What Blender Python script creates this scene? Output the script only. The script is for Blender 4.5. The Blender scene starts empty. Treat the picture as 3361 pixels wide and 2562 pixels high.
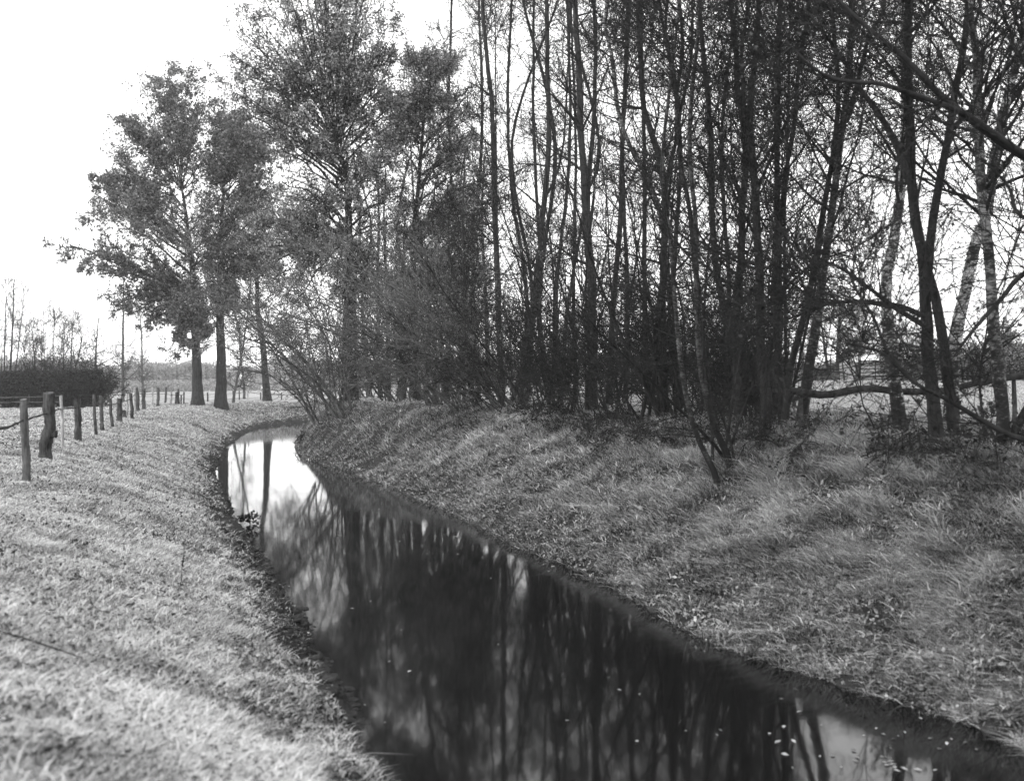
import bpy, math, numpy as np
from mathutils import Vector, Matrix, Euler

# ---------------------------------------------------------------- camera, world, sun, exposure
SC = bpy.context.scene
COL = SC.collection
CAM_Z = 1.4
F_PX, CU, CV = 2098.0, 1102.0, 840.0            # focal length and centre, in a 2204 px wide frame
cam_data = bpy.data.cameras.new('camera')
cam = bpy.data.objects.new('camera', cam_data)
COL.objects.link(cam)
cam_data.sensor_width = 36.0
cam_data.lens = 36.0 * F_PX / 2204.0
cam_data.clip_start = 0.05
cam_data.clip_end = 3000.0
cam.location = (0, 0, CAM_Z)
CAM_R = Matrix.Rotation(math.radians(90 - 0.41), 3, 'X') @ Matrix.Rotation(math.radians(-1.0), 3, 'Z')
cam.rotation_euler = CAM_R.to_euler()
cam_data.dof.use_dof = True
cam_data.dof.focus_distance = 30.0
cam_data.dof.aperture_fstop = 1.25
SC.camera = cam

SUN_EL, SUN_AZ = 48.0, 235.0                     # overcast: a broad soft sun from the left, behind the camera
world = bpy.data.worlds.new('World'); SC.world = world
world.use_nodes = True
wn = world.node_tree; wn.nodes.clear()
w_out = wn.nodes.new('ShaderNodeOutputWorld'); w_bg = wn.nodes.new('ShaderNodeBackground')
w_sky = wn.nodes.new('ShaderNodeTexSky'); w_sky.sky_type = 'NISHITA'; w_sky.sun_disc = False
w_sky.sun_elevation = math.radians(SUN_EL); w_sky.sun_rotation = math.radians(SUN_AZ)
w_sky.dust_density = 4.0
w_bw = wn.nodes.new('ShaderNodeRGBToBW')
w_mix = wn.nodes.new('ShaderNodeMix'); w_mix.data_type = 'RGBA'
w_mix.inputs[0].default_value = 0.8              # mostly the even white of a cloud layer
w_mix.inputs[7].default_value = (7.0, 7.0, 7.0, 1)
wn.links.new(w_sky.outputs[0], w_bw.inputs[0]); wn.links.new(w_bw.outputs[0], w_mix.inputs[6])
wn.links.new(w_mix.outputs[2], w_bg.inputs[0]); wn.links.new(w_bg.outputs[0], w_out.inputs[0])
w_bg.inputs[1].default_value = 0.15

sun_data = bpy.data.lights.new('sun', 'SUN'); sun = bpy.data.objects.new('sun', sun_data); COL.objects.link(sun)
sun_data.energy = 1.0; sun_data.angle = math.radians(60); sun_data.color = (1, 1, 1)
_az, _el = math.radians(SUN_AZ), math.radians(SUN_EL)
_to_sun = Vector((math.sin(_az) * math.cos(_el), math.cos(_az) * math.cos(_el), math.sin(_el)))
sun.rotation_euler = _to_sun.to_track_quat('Z', 'Y').to_euler()

SC.view_settings.view_transform = 'Standard'; SC.view_settings.look = 'None'
SC.view_settings.gamma = 1.0; SC.view_settings.use_curve_mapping = False
SC.view_settings.exposure = 1.28
SC.render.engine = 'CYCLES'
SC.cycles.max_bounces = 6; SC.cycles.diffuse_bounces = 3; SC.cycles.glossy_bounces = 3
SC.cycles.transmission_bounces = 4; SC.cycles.transparent_max_bounces = 4; SC.cycles.volume_bounces = 0
SC.cycles.use_denoising = True

# ---------------------------------------------------------------- helpers
def tag(o, label=None, cat=None, group=None, kind=None):
    if label: o['label'] = label
    if cat: o['category'] = cat
    if group: o['group'] = group
    if kind: o['kind'] = kind
    return o

def thing(name, label, cat, loc, group=None):
    o = bpy.data.objects.new(name, None); COL.objects.link(o)
    o.location = loc; o.empty_display_size = 0.3
    o['_loc'] = tuple(float(c) for c in loc)
    return tag(o, label, cat, group)

class Geo:
    """collects triangles and quads with a tone value per vertex, builds ONE mesh object"""
    def __init__(s): s.v = []; s.f = []; s.t = []; s.n = 0
    def add(s, v, f, tone=None):
        v = np.asarray(v, np.float32).reshape(-1, 3); f = np.asarray(f, np.int64)
        s.v.append(v); s.f.append(f + s.n)
        s.t.append(np.full(len(v), 0.5, np.float32) if tone is None else np.asarray(tone, np.float32).reshape(-1))
        s.n += len(v); return s
    def build(s, name, mat, parent=None, smooth=False):
        me = bpy.data.meshes.new(name)
        if s.n:
            V = np.concatenate(s.v)
            if parent is not None: V = V - np.array(parent['_loc'], np.float32)
            loops = np.concatenate([f.reshape(-1) for f in s.f]).astype(np.int32)
            tot = np.concatenate([np.full(len(f), f.shape[1], np.int32) for f in s.f])
            start = np.concatenate([[0], np.cumsum(tot)[:-1]]).astype(np.int32)
            me.vertices.add(len(V)); me.vertices.foreach_set('co', V.ravel())
            me.loops.add(len(loops)); me.loops.foreach_set('vertex_index', loops)
            me.polygons.add(len(tot)); me.polygons.foreach_set('loop_start', start)
            me.polygons.foreach_set('loop_total', tot)
            if smooth: me.polygons.foreach_set('use_smooth', np.ones(len(tot), bool))
            a = me.attributes.new('tone', 'FLOAT', 'POINT'); a.data.foreach_set('value', np.concatenate(s.t))
            me.update(calc_edges=True)
        me.materials.append(mat)
        o = bpy.data.objects.new(name, me); COL.objects.link(o)
        if parent is not None: o.parent = parent; o['_loc'] = tuple(parent['_loc'])
        return o

def unit(a): return a / np.maximum(np.linalg.norm(a, axis=-1, keepdims=True), 1e-9)
def sstep(a, b, x):
    t = np.clip((np.asarray(x, float) - a) / (b - a), 0, 1); return t * t * (3 - 2 * t)

def _hash(ix, iy, seed):
    h = (ix.astype(np.int64) * 374761393 + iy.astype(np.int64) * 668265263 + seed * 974634777) & 0xffffffff
    h = ((h ^ (h >> 13)) * 1274126177) & 0xffffffff
    return ((h ^ (h >> 16)) & 0xffff) / 65535.0
def vnoise(x, y, seed=0):
    x = np.asarray(x, float); y = np.asarray(y, float)
    ix, iy = np.floor(x), np.floor(y); fx, fy = x - ix, y - iy
    fx = fx * fx * (3 - 2 * fx); fy = fy * fy * (3 - 2 * fy)
    a, b = _hash(ix, iy, seed), _hash(ix + 1, iy, seed); c, d = _hash(ix, iy + 1, seed), _hash(ix + 1, iy + 1, seed)
    return (a * (1 - fx) + b * fx) * (1 - fy) + (c * (1 - fx) + d * fx) * fy
def fbm(x, y, seed=0, o=3):
    s, a, t = 0, 1, 0
    for i in range(o): s = s + a * vnoise(x * 2 ** i, y * 2 ** i, seed + i); t += a; a *= 0.5
    return s / t

_R = np.array(CAM_R)
def ray(u, v):
    return _R @ np.array([(u - CU) / F_PX, -(v - CV) / F_PX, -1.0])
def at(u, v, y):                                  # the world point at distance y that shows at (u, v)
    r = ray(u, v); return np.array([0, 0, CAM_Z]) + r * (y / r[1])
def at_z(u, v, z):
    r = ray(u, v); return np.array([0, 0, CAM_Z]) + r * ((z - CAM_Z) / r[2])

# ---------------------------------------------------------------- the stream and the lie of the land
WZ = -2.0
LEFT_PX = [(830, 1680), (790, 1600), (735, 1500), (700, 1440), (655, 1330), (600, 1262), (552, 1185), (520, 1140), (500, 1100),
           (478, 1050), (462, 1010), (482, 985), (493, 955)]
RIGHT_PX = [(2300, 1650), (2204, 1600), (1960, 1520), (1700, 1440), (1500, 1370), (1300, 1255), (1100, 1170), (960, 1100),
            (860, 1058), (760, 1018), (690, 998), (645, 980), (636, 955)]
def catmull(P, k=8):
    P = np.asarray(P, float); Q = np.vstack([2 * P[0] - P[1], P, 2 * P[-1] - P[-2]]); out = []
    for i in range(1, len(Q) - 2):
        for t in np.linspace(0, 1, k, endpoint=False):
            a, b, c, d = Q[i - 1], Q[i], Q[i + 1], Q[i + 2]
            out.append(.5 * (2 * b + (c - a) * t + (2 * a - 5 * b + 4 * c - d) * t * t + (3 * b - a - 3 * c + d) * t ** 3))
    out.append(P[-1]); return np.array(out)
LE = [(9.0, -12.0), (6.2, -6.0), (3.4, 0.0), (0.9, 5.0)] + [tuple(at_z(u, v, WZ)[:2]) for u, v in LEFT_PX] + \
     [(-17.6, 62), (-20, 72), (-21.6, 82), (-21.6, 90), (-19.6, 96), (-15, 99.5), (-8, 101), (2, 102), (14, 103)]
RE = [(14.0, -12.0), (11.5, -6.0), (9.2, 0.0), (7.0, 5.0)] + [tuple(at_z(u, v, WZ)[:2]) for u, v in RIGHT_PX] + \
     [(-14.6, 68), (-16.9, 78), (-17.3, 86), (-15.6, 91.5), (-12.5, 94.5), (-6, 96), (2, 97), (14, 98)]
LE = catmull(LE, 4); RE = catmull(RE, 4)
def seg_dist(x, y, L):
    x = np.asarray(x, float); y = np.asarray(y, float); best = np.full(x.shape, 1e9)
    for (ax, ay), (bx, by) in zip(L[:-1], L[1:]):
        dx, dy = bx - ax, by - ay; t = np.clip(((x - ax) * dx + (y - ay) * dy) / (dx * dx + dy * dy), 0, 1)
        best = np.minimum(best, (x - ax - t * dx) ** 2 + (y - ay - t * dy) ** 2)
    return np.sqrt(best)
POLY = np.vstack([LE, RE[::-1]])
def inside(x, y):
    c = np.zeros(np.shape(x), bool); P = POLY; Q = np.roll(P, -1, 0)
    for (ax, ay), (bx, by) in zip(P, Q):
        if ay == by: continue
        m = ((ay > y) != (by > y)) & (x < (bx - ax) * (y - ay) / (by - ay) + ax); c ^= m
    return c
def banks(x, y):
    """signed distance from the water: side (-1 left, +1 right), s, in water"""
    dl, dr = seg_dist(x, y, LE), seg_dist(x, y, RE); w = inside(x, y)
    return np.where(dl < dr, -1, 1), np.minimum(dl, dr), w
def height(x, y, fine=True):
    x = np.asarray(x, float); y = np.asarray(y, float)
    side, s, w = banks(x, y)
    s2 = s + 0.5 * (fbm(x * .45, y * .45, 5) - .5) * np.clip(s, 0, 1)
    # left bank: muddy lip, long even slope, rounded crest, meadow
    tl = np.clip(s2 / 4.3, 0, 1.35); zl = WZ - .03 + 1.99 * (1 - np.exp(-1.35 * tl ** 1.12)) / (1 - math.exp(-1.35 * 1.40))
    zl = np.minimum(zl, 0.0 - 0.02)
    zl = np.where(s2 > 5.8, -0.02, zl)
    zl = zl + 0.75 * sstep(90, 260, y) + 0.1 * sstep(8, 30, s)
    # right bank: steeper, a step higher, the field behind climbing slowly
    tr = np.clip(s2 / (5.0 - 2.9 * sstep(36, 50, y)), 0, 1); zr = WZ - .03 + 2.40 * (tr ** .85 * .5 + .5 * sstep(0, 1, tr))
    zr = zr + 0.75 * sstep(18, 66, y) * sstep(5, 25, s) * sstep(-4, 8, x)
    z = np.where(side < 0, zl, zr)
    if fine:
        a = sstep(0, 1.2, s)
        z = z + a * (0.22 * (fbm(x * .9, y * .9, 11) - .5) * np.where(side > 0, 2.1 * sstep(16, 6, s), .25)
                     + 0.07 * (fbm(x * 3.3, y * 3.3, 21, 2) - .5)) * sstep(400, 150, y)
        z = z + np.where(side < 0, .008 * np.sin(s * 7 + 5 * fbm(x * .3, y * .3, 8)) * a * sstep(5, 3, s), 0)
        lip = np.where(side < 0, .60, .46) * (fbm(x * 2.6, y * 2.6, 31, 3) - .47)
        z = z + lip * sstep(0, .06, s) * sstep(1.6, .3, s)
    zb = WZ - .02 - 0.5 * sstep(0, .8, s)
    return np.where(w, zb, z)
def gz(x, y): return float(height(np.array([x]), np.array([y]))[0])
def ong(u, v, lo=2.0, hi=400.0):                  # first hit of the sight line with the ground
    r = ray(u, v); o = np.array([0, 0, CAM_Z]); T = np.geomspace(lo, hi, 1200) / r[1]
    P = o + T[:, None] * r; h = height(P[:, 0], P[:, 1]); k = np.argmax(P[:, 2] < h)
    if not (P[:, 2] < h).any(): k = -1
    p = P[k]; return np.array([p[0], p[1], h[k]])
def right_depth(u, S):                            # distance at which column u is S metres behind the right water's edge
    r = ray(u, 850); T = np.linspace(5, 130, 2500); x = r[0] / r[1] * T
    side, s, w = banks(x, T); land = (side > 0) & (~w) & (T < 75); ok = land & (s > S)
    return float(T[np.argmax(ok)]) if ok.any() else float(T[np.argmax(np.where(land, s, 0))])

# ---------------------------------------------------------------- materials (everything is grey: the photograph is black and white)
def newmat(name):
    m = bpy.data.materials.new(name); m.use_nodes = True; nt = m.node_tree; nt.nodes.clear()
    return m, nt, nt.nodes.new('ShaderNodeOutputMaterial')
def ramp(nt, src, stops, interp='LINEAR'):
    r = nt.nodes.new('ShaderNodeValToRGB'); r.color_ramp.interpolation = interp; e = r.color_ramp.elements
    while len(e) < len(stops): e.new(0.5)
    for k, (p, c) in enumerate(stops): e[k].position = p; e[k].color = (c, c, c, 1)
    nt.links.new(src, r.inputs[0]); return r.outputs[0]
def noise(nt, scale, detail=4, rough=.6, vec=None, stretch=None, dist=0):
    n = nt.nodes.new('ShaderNodeTexNoise'); n.inputs['Scale'].default_value = scale
    n.inputs['Detail'].default_value = detail; n.inputs['Roughness'].default_value = rough
    n.inputs['Distortion'].default_value = dist
    g = nt.nodes.new('ShaderNodeNewGeometry'); src = vec or g.outputs['Position']
    if stretch:
        mp = nt.nodes.new('ShaderNodeMapping'); mp.inputs['Scale'].default_value = stretch
        nt.links.new(src, mp.inputs[0]); src = mp.outputs[0]
    nt.links.new(src, n.inputs['Vector']); return n.outputs['Fac']
def math_n(nt, op, a, b=None):
    n = nt.nodes.new('ShaderNodeMath'); n.operation = op
    for i, x in enumerate((a, b)):
        if x is None: continue
        if hasattr(x, 'links'): nt.links.new(x, n.inputs[i])
        else: n.inputs[i].default_value = x
    return n.outputs[0]
def attr(nt, name='tone'):
    a = nt.nodes.new('ShaderNodeAttribute'); a.attribute_name = name; return a.outputs['Fac']
def bsdf(nt, out, col, rough=.9, spec=.2, bump=None, bstr=.4, bdist=.02):
    b = nt.nodes.new('ShaderNodeBsdfPrincipled'); b.inputs['Roughness'].default_value = rough
    b.inputs['Specular IOR Level'].default_value = spec
    if hasattr(col, 'links'): nt.links.new(col, b.inputs['Base Color'])
    else: b.inputs['Base Color'].default_value = (col, col, col, 1)
    if bump is not None:
        bp = nt.nodes.new('ShaderNodeBump'); bp.inputs['Strength'].default_value = bstr; bp.inputs['Distance'].default_value = bdist
        nt.links.new(bump, bp.inputs['Height']); nt.links.new(bp.outputs[0], b.inputs['Normal'])
    nt.links.new(b.outputs[0], out.inputs[0]); return b

def mat_bark(name, lo, hi, scale=14):
    m, nt, o = newmat(name)
    n = noise(nt, scale, 6, .7, stretch=(1, 1, .22)); n2 = noise(nt, 1.7, 3)
    c = ramp(nt, math_n(nt, 'ADD', math_n(nt, 'MULTIPLY', n, .75), math_n(nt, 'MULTIPLY', n2, .25)), [(.36, lo), (.64, hi)])
    bsdf(nt, o, c, .95, .1, n, .8, .03); return m
M_BARK = mat_bark('alder_bark', .008, .05)
M_OAK = mat_bark('oak_bark', .012, .06, 9)
M_TWIG = mat_bark('twig_bark', .008, .035, 5)
M_PALE = mat_bark('pale_far_bark', .04, .12, 4)
M_BRUSH = mat_bark('brush_bark', .025, .16, 4)

def mat_birch(name='birch_bark', hi=1.0):
    m, nt, o = newmat(name)
    a = noise(nt, 3.0, 6, .7, stretch=(1, 1, 1.3)); b = noise(nt, 11, 5, .7, stretch=(.8, .8, 2.6))
    s = math_n(nt, 'ADD', math_n(nt, 'MULTIPLY', a, .6), math_n(nt, 'MULTIPLY', b, .45))
    s = math_n(nt, 'SUBTRACT', s, ramp(nt, attr(nt), [(.02, .13), (.17, 0)]))
    c = ramp(nt, s, [(.44, .012), (.50, .07 * hi), (.555, .36 * hi), (.66, .66 * hi)])
    bsdf(nt, o, c, .8, .2, b, .4, .015); return m
M_BIRCH = mat_birch()

def mat_leaf(name, lo, hi, trans=.35):
    m, nt, o = newmat(name)
    c = ramp(nt, attr(nt), [(0, lo), (1, hi)])
    d = nt.nodes.new('ShaderNodeBsdfDiffuse'); t = nt.nodes.new('ShaderNodeBsdfTranslucent'); x = nt.nodes.new('ShaderNodeMixShader')
    nt.links.new(c, d.inputs[0]); nt.links.new(c, t.inputs[0]); x.inputs[0].default_value = trans
    nt.links.new(d.outputs[0], x.inputs[1]); nt.links.new(t.outputs[0], x.inputs[2]); nt.links.new(x.outputs[0], o.inputs[0]); return m
M_LEAF = mat_leaf('oak_leaves', .06, .44, .45)
M_LEAFO = mat_leaf('dense_oak_leaves', .04, .30, .4)
M_LEAFR = mat_leaf('alder_leaves', .05, .34, .45)
M_LEAFN = mat_leaf('dark_leaves', .012, .08)
M_FAR = mat_leaf('far_foliage', .14, .36, .3)
M_GRASSL = mat_leaf('pale_grass', .08, .74, .3)
M_GRASSR = mat_leaf('bank_grass', .02, .80, .3)
M_LITTER = mat_leaf('leaf_litter', .03, .55, .15)

def mat_ground():
    m, nt, o = newmat('ground_earth')
    t = attr(nt)                                   # 0 mud and litter, 1 pale short pasture
    n1 = noise(nt, 9, 6, .75); n2 = noise(nt, 1.1, 4); n3 = noise(nt, 40, 3)
    s = math_n(nt, 'ADD', math_n(nt, 'MULTIPLY', n1, .5), math_n(nt, 'ADD', math_n(nt, 'MULTIPLY', n2, .25), math_n(nt, 'MULTIPLY', n3, .25)))
    a = ramp(nt, s, [(.36, .008), (.66, .06)]); b = ramp(nt, s, [(.34, .13), (.62, .40)])
    x = nt.nodes.new('ShaderNodeMix'); x.data_type = 'RGBA'
    nt.links.new(t, x.inputs[0]); nt.links.new(a, x.inputs[6]); nt.links.new(b, x.inputs[7])
    bsdf(nt, o, x.outputs[2], 1, .05, s, 1, .05); return m
M_GROUND = mat_ground()

def mat_water():
    m, nt, o = newmat('stream_water')
    n = noise(nt, 1.6, 3, .5, stretch=(1, .35, 1)); n2 = noise(nt, 7, 2, .5)
    b = bsdf(nt, o, .004, .05, .5, math_n(nt, 'ADD', n, math_n(nt, 'MULTIPLY', n2, .12)), .05, .04)
    b.inputs['IOR'].default_value = 1.40; return m
M_WATER = mat_water()
def mat_wood(name, lo, hi):
    m, nt, o = newmat(name)
    n = noise(nt, 22, 6, .7, stretch=(1, 1, .12), dist=.4); n2 = noise(nt, 4, 3)
    c = ramp(nt, math_n(nt, 'ADD', math_n(nt, 'MULTIPLY', n, .6), math_n(nt, 'MULTIPLY', n2, .4)), [(.38, lo), (.62, hi)])
    bsdf(nt, o, c, .9, .15, n, .9, .02); return m
M_POST = mat_wood('post_wood', .025, .12); M_POSTD = mat_wood('dark_post_wood', .006, .10); M_POSTP = mat_wood('peeled_post_wood', .14, .5)
M_GNARL = mat_wood('furrowed_post_wood', .003, .085)
M_WIRE = mat_wood('old_wire', .02, .05)
M_STEEL = mat_wood('gate_steel', .01, .03)

# ---------------------------------------------------------------- growing things
def tubes(g, P, R, k=5, tone=None):
    P = np.asarray(P, float); R = np.asarray(R, float)
    if P.ndim == 2: P = P[None]; R = R[None]
    N, n, _ = P.shape
    T = np.gradient(P, axis=1) if n > 1 else P; T = unit(T); mean = unit(T.mean(1))
    ax = np.eye(3)[np.argmin(np.abs(mean), 1)][:, None, :]
    A = unit(np.cross(T, np.broadcast_to(ax, T.shape))); B = np.cross(T, A)
    th = np.arange(k) * 2 * math.pi / k
    V = P[:, :, None] + R[:, :, None, None] * (np.cos(th)[None, None, :, None] * A[:, :, None] + np.sin(th)[None, None, :, None] * B[:, :, None])
    base = (np.arange(N)[:, None, None] * n + np.arange(n - 1)[None, :, None]) * k
    j = np.arange(k)[None, None]; j2 = (j + 1) % k
    Fq = np.stack([base + j, base + j2, base + k + j2, base + k + j], -1).reshape(-1, 4)
    g.add(V, Fq, None if tone is None else np.tile(np.repeat(tone, k), N)); return g

def grow(rng, P, R, M, t0, t1, ang, L, seg=4, up=0.0, wob=.15, rr=.5, rmin=.004, bias=None, tpow=1.0, dec=.5, sd=.25, flat=1.0, lean=None):
    N, n, _ = P.shape
    idx = rng.integers(0, N, M) if bias is None else rng.choice(N, M, p=bias / bias.sum())
    t = t0 + (t1 - t0) * rng.random(M) ** tpow
    f = t * (n - 1); i = np.minimum(f.astype(int), n - 2); w = (f - i)[:, None]
    a, b = P[idx, i], P[idx, i + 1]; pos = a * (1 - w) + b * w; tan = unit(b - a)
    rad = R[idx, i] * (1 - w[:, 0]) + R[idx, i + 1] * w[:, 0]
    q = rng.normal(size=(M, 3)); q[:, 2] *= flat; q -= (q * tan).sum(1, keepdims=True) * tan; q = unit(q)
    an = np.radians(np.clip(rng.normal(ang, ang * sd, M), 8, 120))[:, None]
    d = np.cos(an) * tan + np.sin(an) * q
    if lean is not None: d = unit(d + np.asarray(lean))
    ln = L * (1 - dec * (t - t0) / max(t1 - t0, 1e-6)) * rng.uniform(.55, 1.2, M)
    out = [pos]; 
    for s in range(seg):
        d = unit(d + np.array([0, 0, up]) + rng.normal(size=(M, 3)) * wob)
        pos = pos + d * (ln / seg)[:, None]; out.append(pos)
    r0 = np.clip(rad * rr, rmin, None); k = np.linspace(0, 1, seg + 1)[None]
    return np.stack(out, 1), np.maximum(r0[:, None] * (1 - k * .8), rmin * .75)

def leaves(g, rng, P, per, size, spread, lo=0, hi=1, t0=.2, elong=1.0):
    N, n, _ = P.shape; M = int(N * per); idx = rng.integers(0, N, M); f = (t0 + (1 - t0) * rng.random(M)) * (n - 1)
    i = np.minimum(f.astype(int), n - 2); w = (f - i)[:, None]
    c = P[idx, i] * (1 - w) + P[idx, i + 1] * w + rng.normal(size=(M, 3)) * spread
    cards(g, rng, c, size * rng.uniform(.6, 1.35, M), rng.uniform(lo, hi, M), elong)
def cards(g, rng, c, sz, tone, elong=1.0, nrm=None, jitter=1.0):
    M = len(c); a = unit(rng.normal(size=(M, 3))) if nrm is None else unit(nrm + rng.normal(size=(M, 3)) * jitter)
    q = rng.normal(size=(M, 3)); b = unit(np.cross(a, q)); d = np.cross(a, b); sz = np.asarray(sz)[:, None]
    # a leaf: five corners, bent along its middle
    V = np.stack([c - b * sz * .5 * elong, c + d * sz * .34 - b * sz * .1 + a * sz * .08, c + b * sz * .55 * elong, c - d * sz * .34 + b * sz * .06 + a * sz * .10], 1)
    k = np.arange(M)[:, None] * 4
    g.add(V, np.concatenate([k + np.array([[0, 1, 2]]), k + np.array([[0, 2, 3]])]), np.repeat(tone, 4))

def trunk_path(px, y, depthwob=0.0, rng=None, ground=True, n=26):
    P = catmull([at(u, v, y) for u, v in px], 6)
    if rng is not None:
        t = np.linspace(0, 1, len(P)); a = rng.normal(size=3) * depthwob
        P[:, 1] += a[0] * t + a[1] * np.sin(t * 5) * .3
    if ground:
        z = gz(P[0, 0], P[0, 1]); P[0, 2] = z - .15
    d = np.r_[0, np.cumsum(np.linalg.norm(np.diff(P, axis=0), axis=1))]; q = np.linspace(0, d[-1], n)
    return np.stack([np.interp(q, d, P[:, c]) for c in range(3)], 1)
def trunk_radius(n, r0, r1, flare=.35):
    t = np.linspace(0, 1, n); return (r0 * (1 - t) + r1 * t) * (1 + flare * np.exp(-t * 22))
def extend(px, top=-420, drift=0):                 # carry a stem on above the frame
    (u0, v0), (u1, v1) = px[-2], px[-1]
    if v1 < top: return px
    s = (u1 - u0) / min(-1, (v1 - v0)); s = float(np.clip(s, -.25, .25))
    return px + [(u1 + s * (v1 - top) * -.5 * -1 + drift, (v1 + top) / 2), (u1 + s * (v1 - top) * .7 * 1 + drift * 1.5, top)]

def bare_tree(name, label, cat, group, px, y, r0, seed, bark=None, n1=70, n2=420, n3=2600, L1=2.6, L2=1.1, L3=.5,
              rtw=.0045, leaf=0, leafsize=.06, top=-420, t0=.10, ang=58, limbs=(), stems=(), lean=None, twig=None, ksides=9, up1=.05, leafmat=None, flat=.8, boughs=0, Lb=4.0):
    rng = np.random.default_rng(seed); bark = bark or M_BARK; twig = twig or M_TWIG
    P = trunk_path(extend(list(px), top), y, .25, rng); n = len(P); R = trunk_radius(n, r0, r0 * .3)
    root = thing(name, label, cat, P[0] + np.array([0, 0, .15]), group)
    g = Geo(); Pj = P + np.c_[rng.normal(size=(n, 2)) * r0 * .10, np.zeros(n)]; Pj[0] = P[0]; tubes(g, Pj, R * rng.uniform(.93, 1.08, n), ksides, np.linspace(0, 1, n))
    allP, allR = [Pj[None]], [R[None]]
    g.build('trunk', bark, root, True)
    for k, (spx, sy, sr) in enumerate(stems):      # further stems from the same stool, or forks
        Q = trunk_path(extend(list(spx), top), y + sy, .2, rng, ground=(spx[0][1] > 830)); rs = trunk_radius(n, sr, sr * .3, .15)
        Q = Q + np.c_[rng.normal(size=(n, 2)) * sr * .10, np.zeros(n)]
        gs = Geo(); tubes(gs, Q, rs, ksides); gs.build('stem', bark, root, True); allP.append(Q[None]); allR.append(rs[None])
    gl = Geo()
    for lpx, ly, lr in limbs:
        Q = catmull([at(u, v, y + ly) for u, v in lpx], 5); k = np.linspace(0, len(Q) - 1, n); i = np.minimum(k.astype(int), len(Q) - 2); w = (k - i)[:, None]
        Q = Q[i] * (1 - w) + Q[i + 1] * w; rs = np.linspace(lr, lr * .3, n)
        g2 = Geo(); tubes(g2, Q, rs, 7); g2.build('limb', bark, root, True); allP.append(Q[None]); allR.append(rs[None] * .8)
    P0 = np.concatenate(allP); R0 = np.concatenate(allR)
    if boughs:
        PB, RB = grow(rng, P0, R0, boughs * len(P0), max(t0, .16), .9, 48, Lb, n - 1, up1 * .12, .045, .42, .012, None, 1, .35, flat=flat, lean=lean)
        RB = RB * np.linspace(1, .6, n)[None]; tubes(gl, PB, RB, 5); P0 = np.concatenate([P0, PB]); R0 = np.concatenate([R0, RB])
    nT = len(allP); b = np.ones(len(P0)); b[:nT] = 1.4; b[nT:] = .4
    P1, R1 = grow(rng, P0, R0, n1 * nT, t0, .98, ang, L1, 6, up1, .13, .38, rtw * 2, b, 1, .55, flat=flat, lean=lean)
    P2, R2 = grow(rng, P1, R1, n2 * nT, .15, .97, 48, L2, 4, .03, .16, .55, rtw * 1.3, dec=.4)
    P3, R3 = grow(rng, np.concatenate([P2]), R2, n3 * nT, .1, .98, 46, L3, 3, .02, .2, .6, rtw, dec=.3)
    tubes(gl, P1, R1, 4); tubes(gl, P2, R2, 3); tubes(gl, P3, R3, 3)
    gl.build('branches', twig, root)
    if leaf:
        gf = Geo(); leaves(gf, rng, P3, leaf, leafsize, .03); gf.build('foliage', leafmat or M_LEAFR, root)
    return root

def leafy_tree(name, label, cat, group, px, y, r0, blobs, seed, nsec=13, nter=12, per=5, leafsize=.2, rtw=.012, depth=1.0, bark=None, leafmat=None,
               spread=.12, tstart=.25, ly=1.0):
    rng = np.random.default_rng(seed); bark = bark or M_OAK
    P = trunk_path(list(px), y, .1, rng); n = len(P); R = trunk_radius(n, r0, r0 * .22, .45)
    root = thing(name, label, cat, P[0] + np.array([0, 0, .15]), group)
    g = Geo(); tubes(g, P + np.c_[rng.normal(size=(n, 2)) * r0 * .05, np.zeros(n)], R, 14); g.build('trunk', bark, root, True)
    gl = Geo(); gf = Geo(); zt = P[:, 2]
    sc = y / F_PX
    for (bu, bv, br) in blobs:
        for rep in range(3):                       # clumps nearer and farther
            r = br * sc * rng.uniform(.8, 1.45); c = at(bu, bv, y) + np.array([np.clip(rng.normal(), -1, 1) * r * .5, (rng.uniform(-1, 1) + (rep - 1)) * depth * r * 1.3, rng.normal() * r * .5])
            hd = np.hypot(c[0] - P[:, 0], c[1] - P[:, 1])
            want = c[2] - .55 * hd - .8; k = int(np.argmin(np.abs(zt - want))); k = min(max(k, int(n * tstart)), n - 1)
            s = P[k]; m1 = s + (c - s) * .45 + np.array([0, 0, .18 * np.linalg.norm(c - s) * rng.uniform(.2, 1)]) + rng.normal(size=3) * .25
            t = np.linspace(0, 1, 9)[:, None]; Q = (1 - t) ** 2 * s + 2 * t * (1 - t) * m1 + t * t * c + rng.normal(size=(9, 3)) * r * .06 * np.minimum(1, 3 * t)
            lr = max(.02, min(R[k] * .55, .012 * np.linalg.norm(c - s) + .02)); RR = np.linspace(lr, lr * .3, 9)
            tubes(gl, Q, RR, 5)
            P2, R2 = grow(rng, Q[None], RR[None], nsec, .35, 1, 58, r * 1.35, 5, .05, .2, .5, rtw * 1.2, dec=.1)
            P3, R3 = grow(rng, P2, R2, nsec * nter, .15, 1, 55, r * .5, 3, .0, .3, .5, rtw, dec=.3)
            tubes(gl, P2, R2, 4); tubes(gl, P3, R3, 3)
            leaves(gf, rng, P3, per * rng.choice([.25, .6, 1.0, 1.45]), leafsize, spread)
    gl.build('branches', bark, root); gf.build('foliage', leafmat or M_LEAF, root)
    return root

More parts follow.
